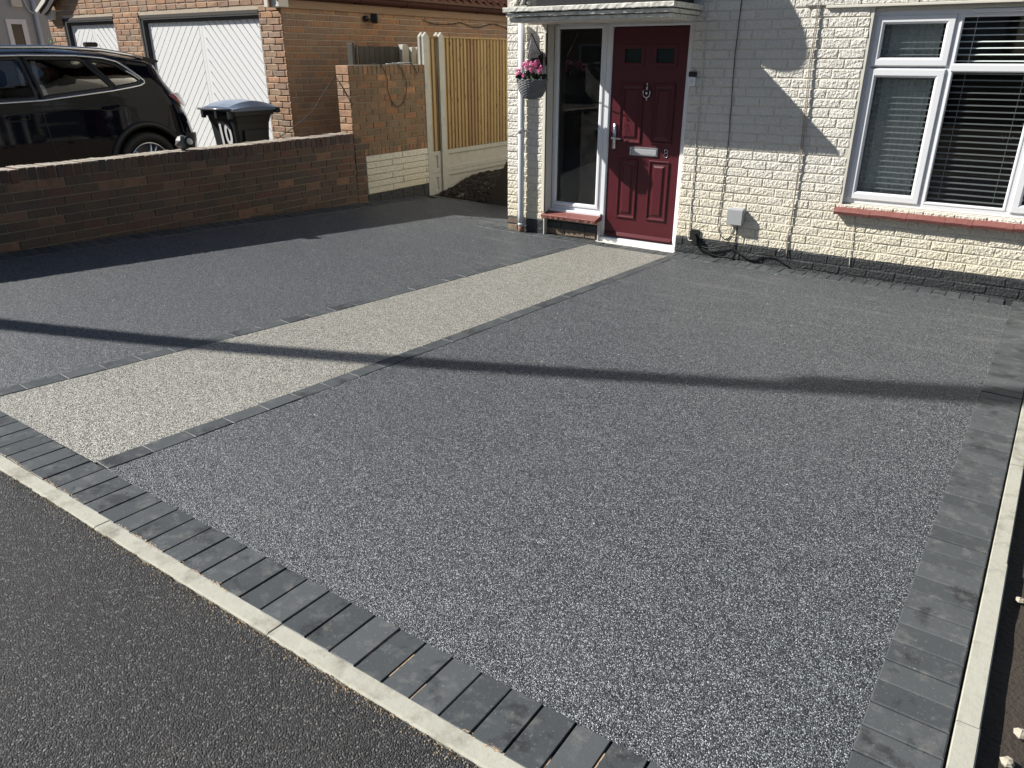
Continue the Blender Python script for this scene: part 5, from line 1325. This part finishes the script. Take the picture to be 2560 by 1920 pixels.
def rearside(y, z, off=.006):
    yt = interp(TAIL, z); yn = interp(NOSE, z); u = (y - yn) / (yt - yn); e = max((u - .90) / .10, 0); return (CXc + halfw(z, y) * (1 - .30 * e ** 2.2) + off, y, z)
def patch(pts, mat, name, off=.006):
    b = MB(); d_ = dens(pts, .02); cy_ = sum(p[0] for p in d_) / len(d_); cz_ = sum(p[1] for p in d_) / len(d_); n = len(d_); R_ = 4
    for r_ in range(1, R_ + 1):
        for p in d_: b.v.append(rearside(lerp(cy_, p[0], r_ / R_), lerp(cz_, p[1], r_ / R_), off))
    b.v.append(rearside(cy_, cz_, off))
    for r_ in range(R_ - 1):
        for k in range(n): b.f.append((r_ * n + k, r_ * n + (k + 1) % n, (r_ + 1) * n + (k + 1) % n, (r_ + 1) * n + k))
    for k in range(n): b.f.append((R_ * n, k, (k + 1) % n))
    return b.build(name, mat, car, True)
patch([(5.38, 1.215), (5.47, 1.225), (5.62, 1.11), (5.66, 1.085), (5.60, 1.08), (5.52, 1.12)], lampm, 'tail_lamp')
patch([(5.47, 1.23), (5.60, 1.235), (5.74, 1.21), (5.76, 1.10), (5.67, 1.085), (5.60, 1.13)], plain('smoked_tail_lens', (.012, .006, .007), .1, bstr=0, coat=1.), 'tail_lens')
patch([(5.50, .80), (5.80, .78), (5.80, .50), (5.52, .50)], MT['black'], 'bumper_insert')
# interior seats
seatm = plain('pale_seat_trim', (.30, .28, .25), .8, bstr=0)
for sx in (-.38, .38):
    for yy, zz in ((3.45, 0), (4.35, 0)):
        b = MB(); b.cbox(CXc + sx - .24, CXc + sx + .24, yy - .25, yy + .25, .62, .80, .04); b.prism([(yy + .15, .75), (yy + .30, .75), (yy + .45, 1.30), (yy + .33, 1.32)], 'x', CXc + sx - .23, CXc + sx + .23); b.cbox(CXc + sx - .12, CXc + sx + .12, yy + .34, yy + .44, 1.33, 1.50, .03); b.build('seat', seatm if yy > 4 else MT['black'], car)
b = MB(); b.box(CXc - .7, CXc + .7, 4.95, 5.5, 1.12, 1.14); b.build('parcel_shelf', seatm, car)

# ------------------------------------------------------------------ far side of the street (seen only as reflections)
hm = stones('hedge_leaves', [(0, (.012, .025, .008)), (.6, (.035, .06, .018)), (1, (.07, .11, .03))], 16, (.006, .01, .004), .7, .05)
for i, (hx, hl, hh, lb) in enumerate(((-16, 12, 1.5, 'clipped green hedge across the street, left of the gateway'), (1, 14, 1.7, 'taller clipped green hedge across the street, facing the drive'))):
    b = MB(); nx, nz = int(hl * 4), 9; rr = random.Random(i); prof = [(-.4, 0), (-.45, .5), (-.42, .9), (-.3, 1), (0, 1.03), (.3, 1), (.45, .8), (.4, 0)]
    for a in range(nx + 1):
        for (py, pz) in prof: b.v.append((hx - hl / 2 + hl * a / nx + rr.uniform(-.05, .05), -11 + py + rr.uniform(-.06, .06), pz * hh + rr.uniform(-.06, .06) - .1))
    b.f = [(a * 8 + k, a * 8 + k + 1, (a + 1) * 8 + k + 1, (a + 1) * 8 + k) for a in range(nx) for k in range(7)]
    tag(b.build('hedge', hm), lb, 'hedge', 'hedges across the street')
for i, (hx, lb) in enumerate(((-29, 'pale rendered house across the street, leftmost of the row'), (-18, 'brick house across the street, second from the left of the row'), (-7, 'pale rendered house across the street, middle of the row'), (4, 'brick house across the street, facing the drive'), (15, 'pale rendered house across the street, rightmost of the row'))):
    t = new_thing('opposite_house', lb, 'house', 'houses across the street')
    b = MB(); b.box(hx - 5, hx + 5, -27, -19, -.2, 5.2); b.build('wall', MT['brick_garage'] if i % 2 else wallm, t)
    b = MB(); b.prism([(-27.4, 5.1), (-18.6, 5.1), (-23, 8.2)], 'x', hx - 5.45, hx + 5.45); b.build('roof', MT['pantile'], t)
    for wx_ in (-3, 0, 3):
        for wz in (1.0, 3.4):
            b = MB(); b.cbox(hx + wx_ - .8, hx + wx_ + .8, -19.03, -18.97, wz, wz + 1.2, .01); w_ = b.build('window', MT['upvc'], t)
            b = MB(); b.box(hx + wx_ - .7, hx + wx_ + .7, -18.968, -18.96, wz + .1, wz + 1.1); b.build('pane', MT['teal_glass'], w_)
# ------------------------------------------------------------------ telegraph pole on the pavement (casts the long shadow)
pp = Vector((-9.6, -.35, 0)); 
pole = new_thing('telegraph_pole', 'wooden telegraph pole on the pavement left of the drive', 'pole')
b = MB(); b.tube([(pp.x, pp.y, -.3), (pp.x, pp.y, 4.), (pp.x, pp.y, 9.)], [.10, .095, .09], 16); b.build('pole_shaft', MT['beam'], pole, True)
b = MB(); b.cbox(pp.x - .13, pp.x + .04, pp.y + .0, pp.y + .15, 7.6, 9.0, .02); b.build('junction_box', MT['black'], pole)
b = MB(); b.tube([(pp.x, pp.y, 9.), (pp.x, pp.y, 10.4)], [.12, .12], 16); b.build('pole_top', MT['beam'], pole, True)
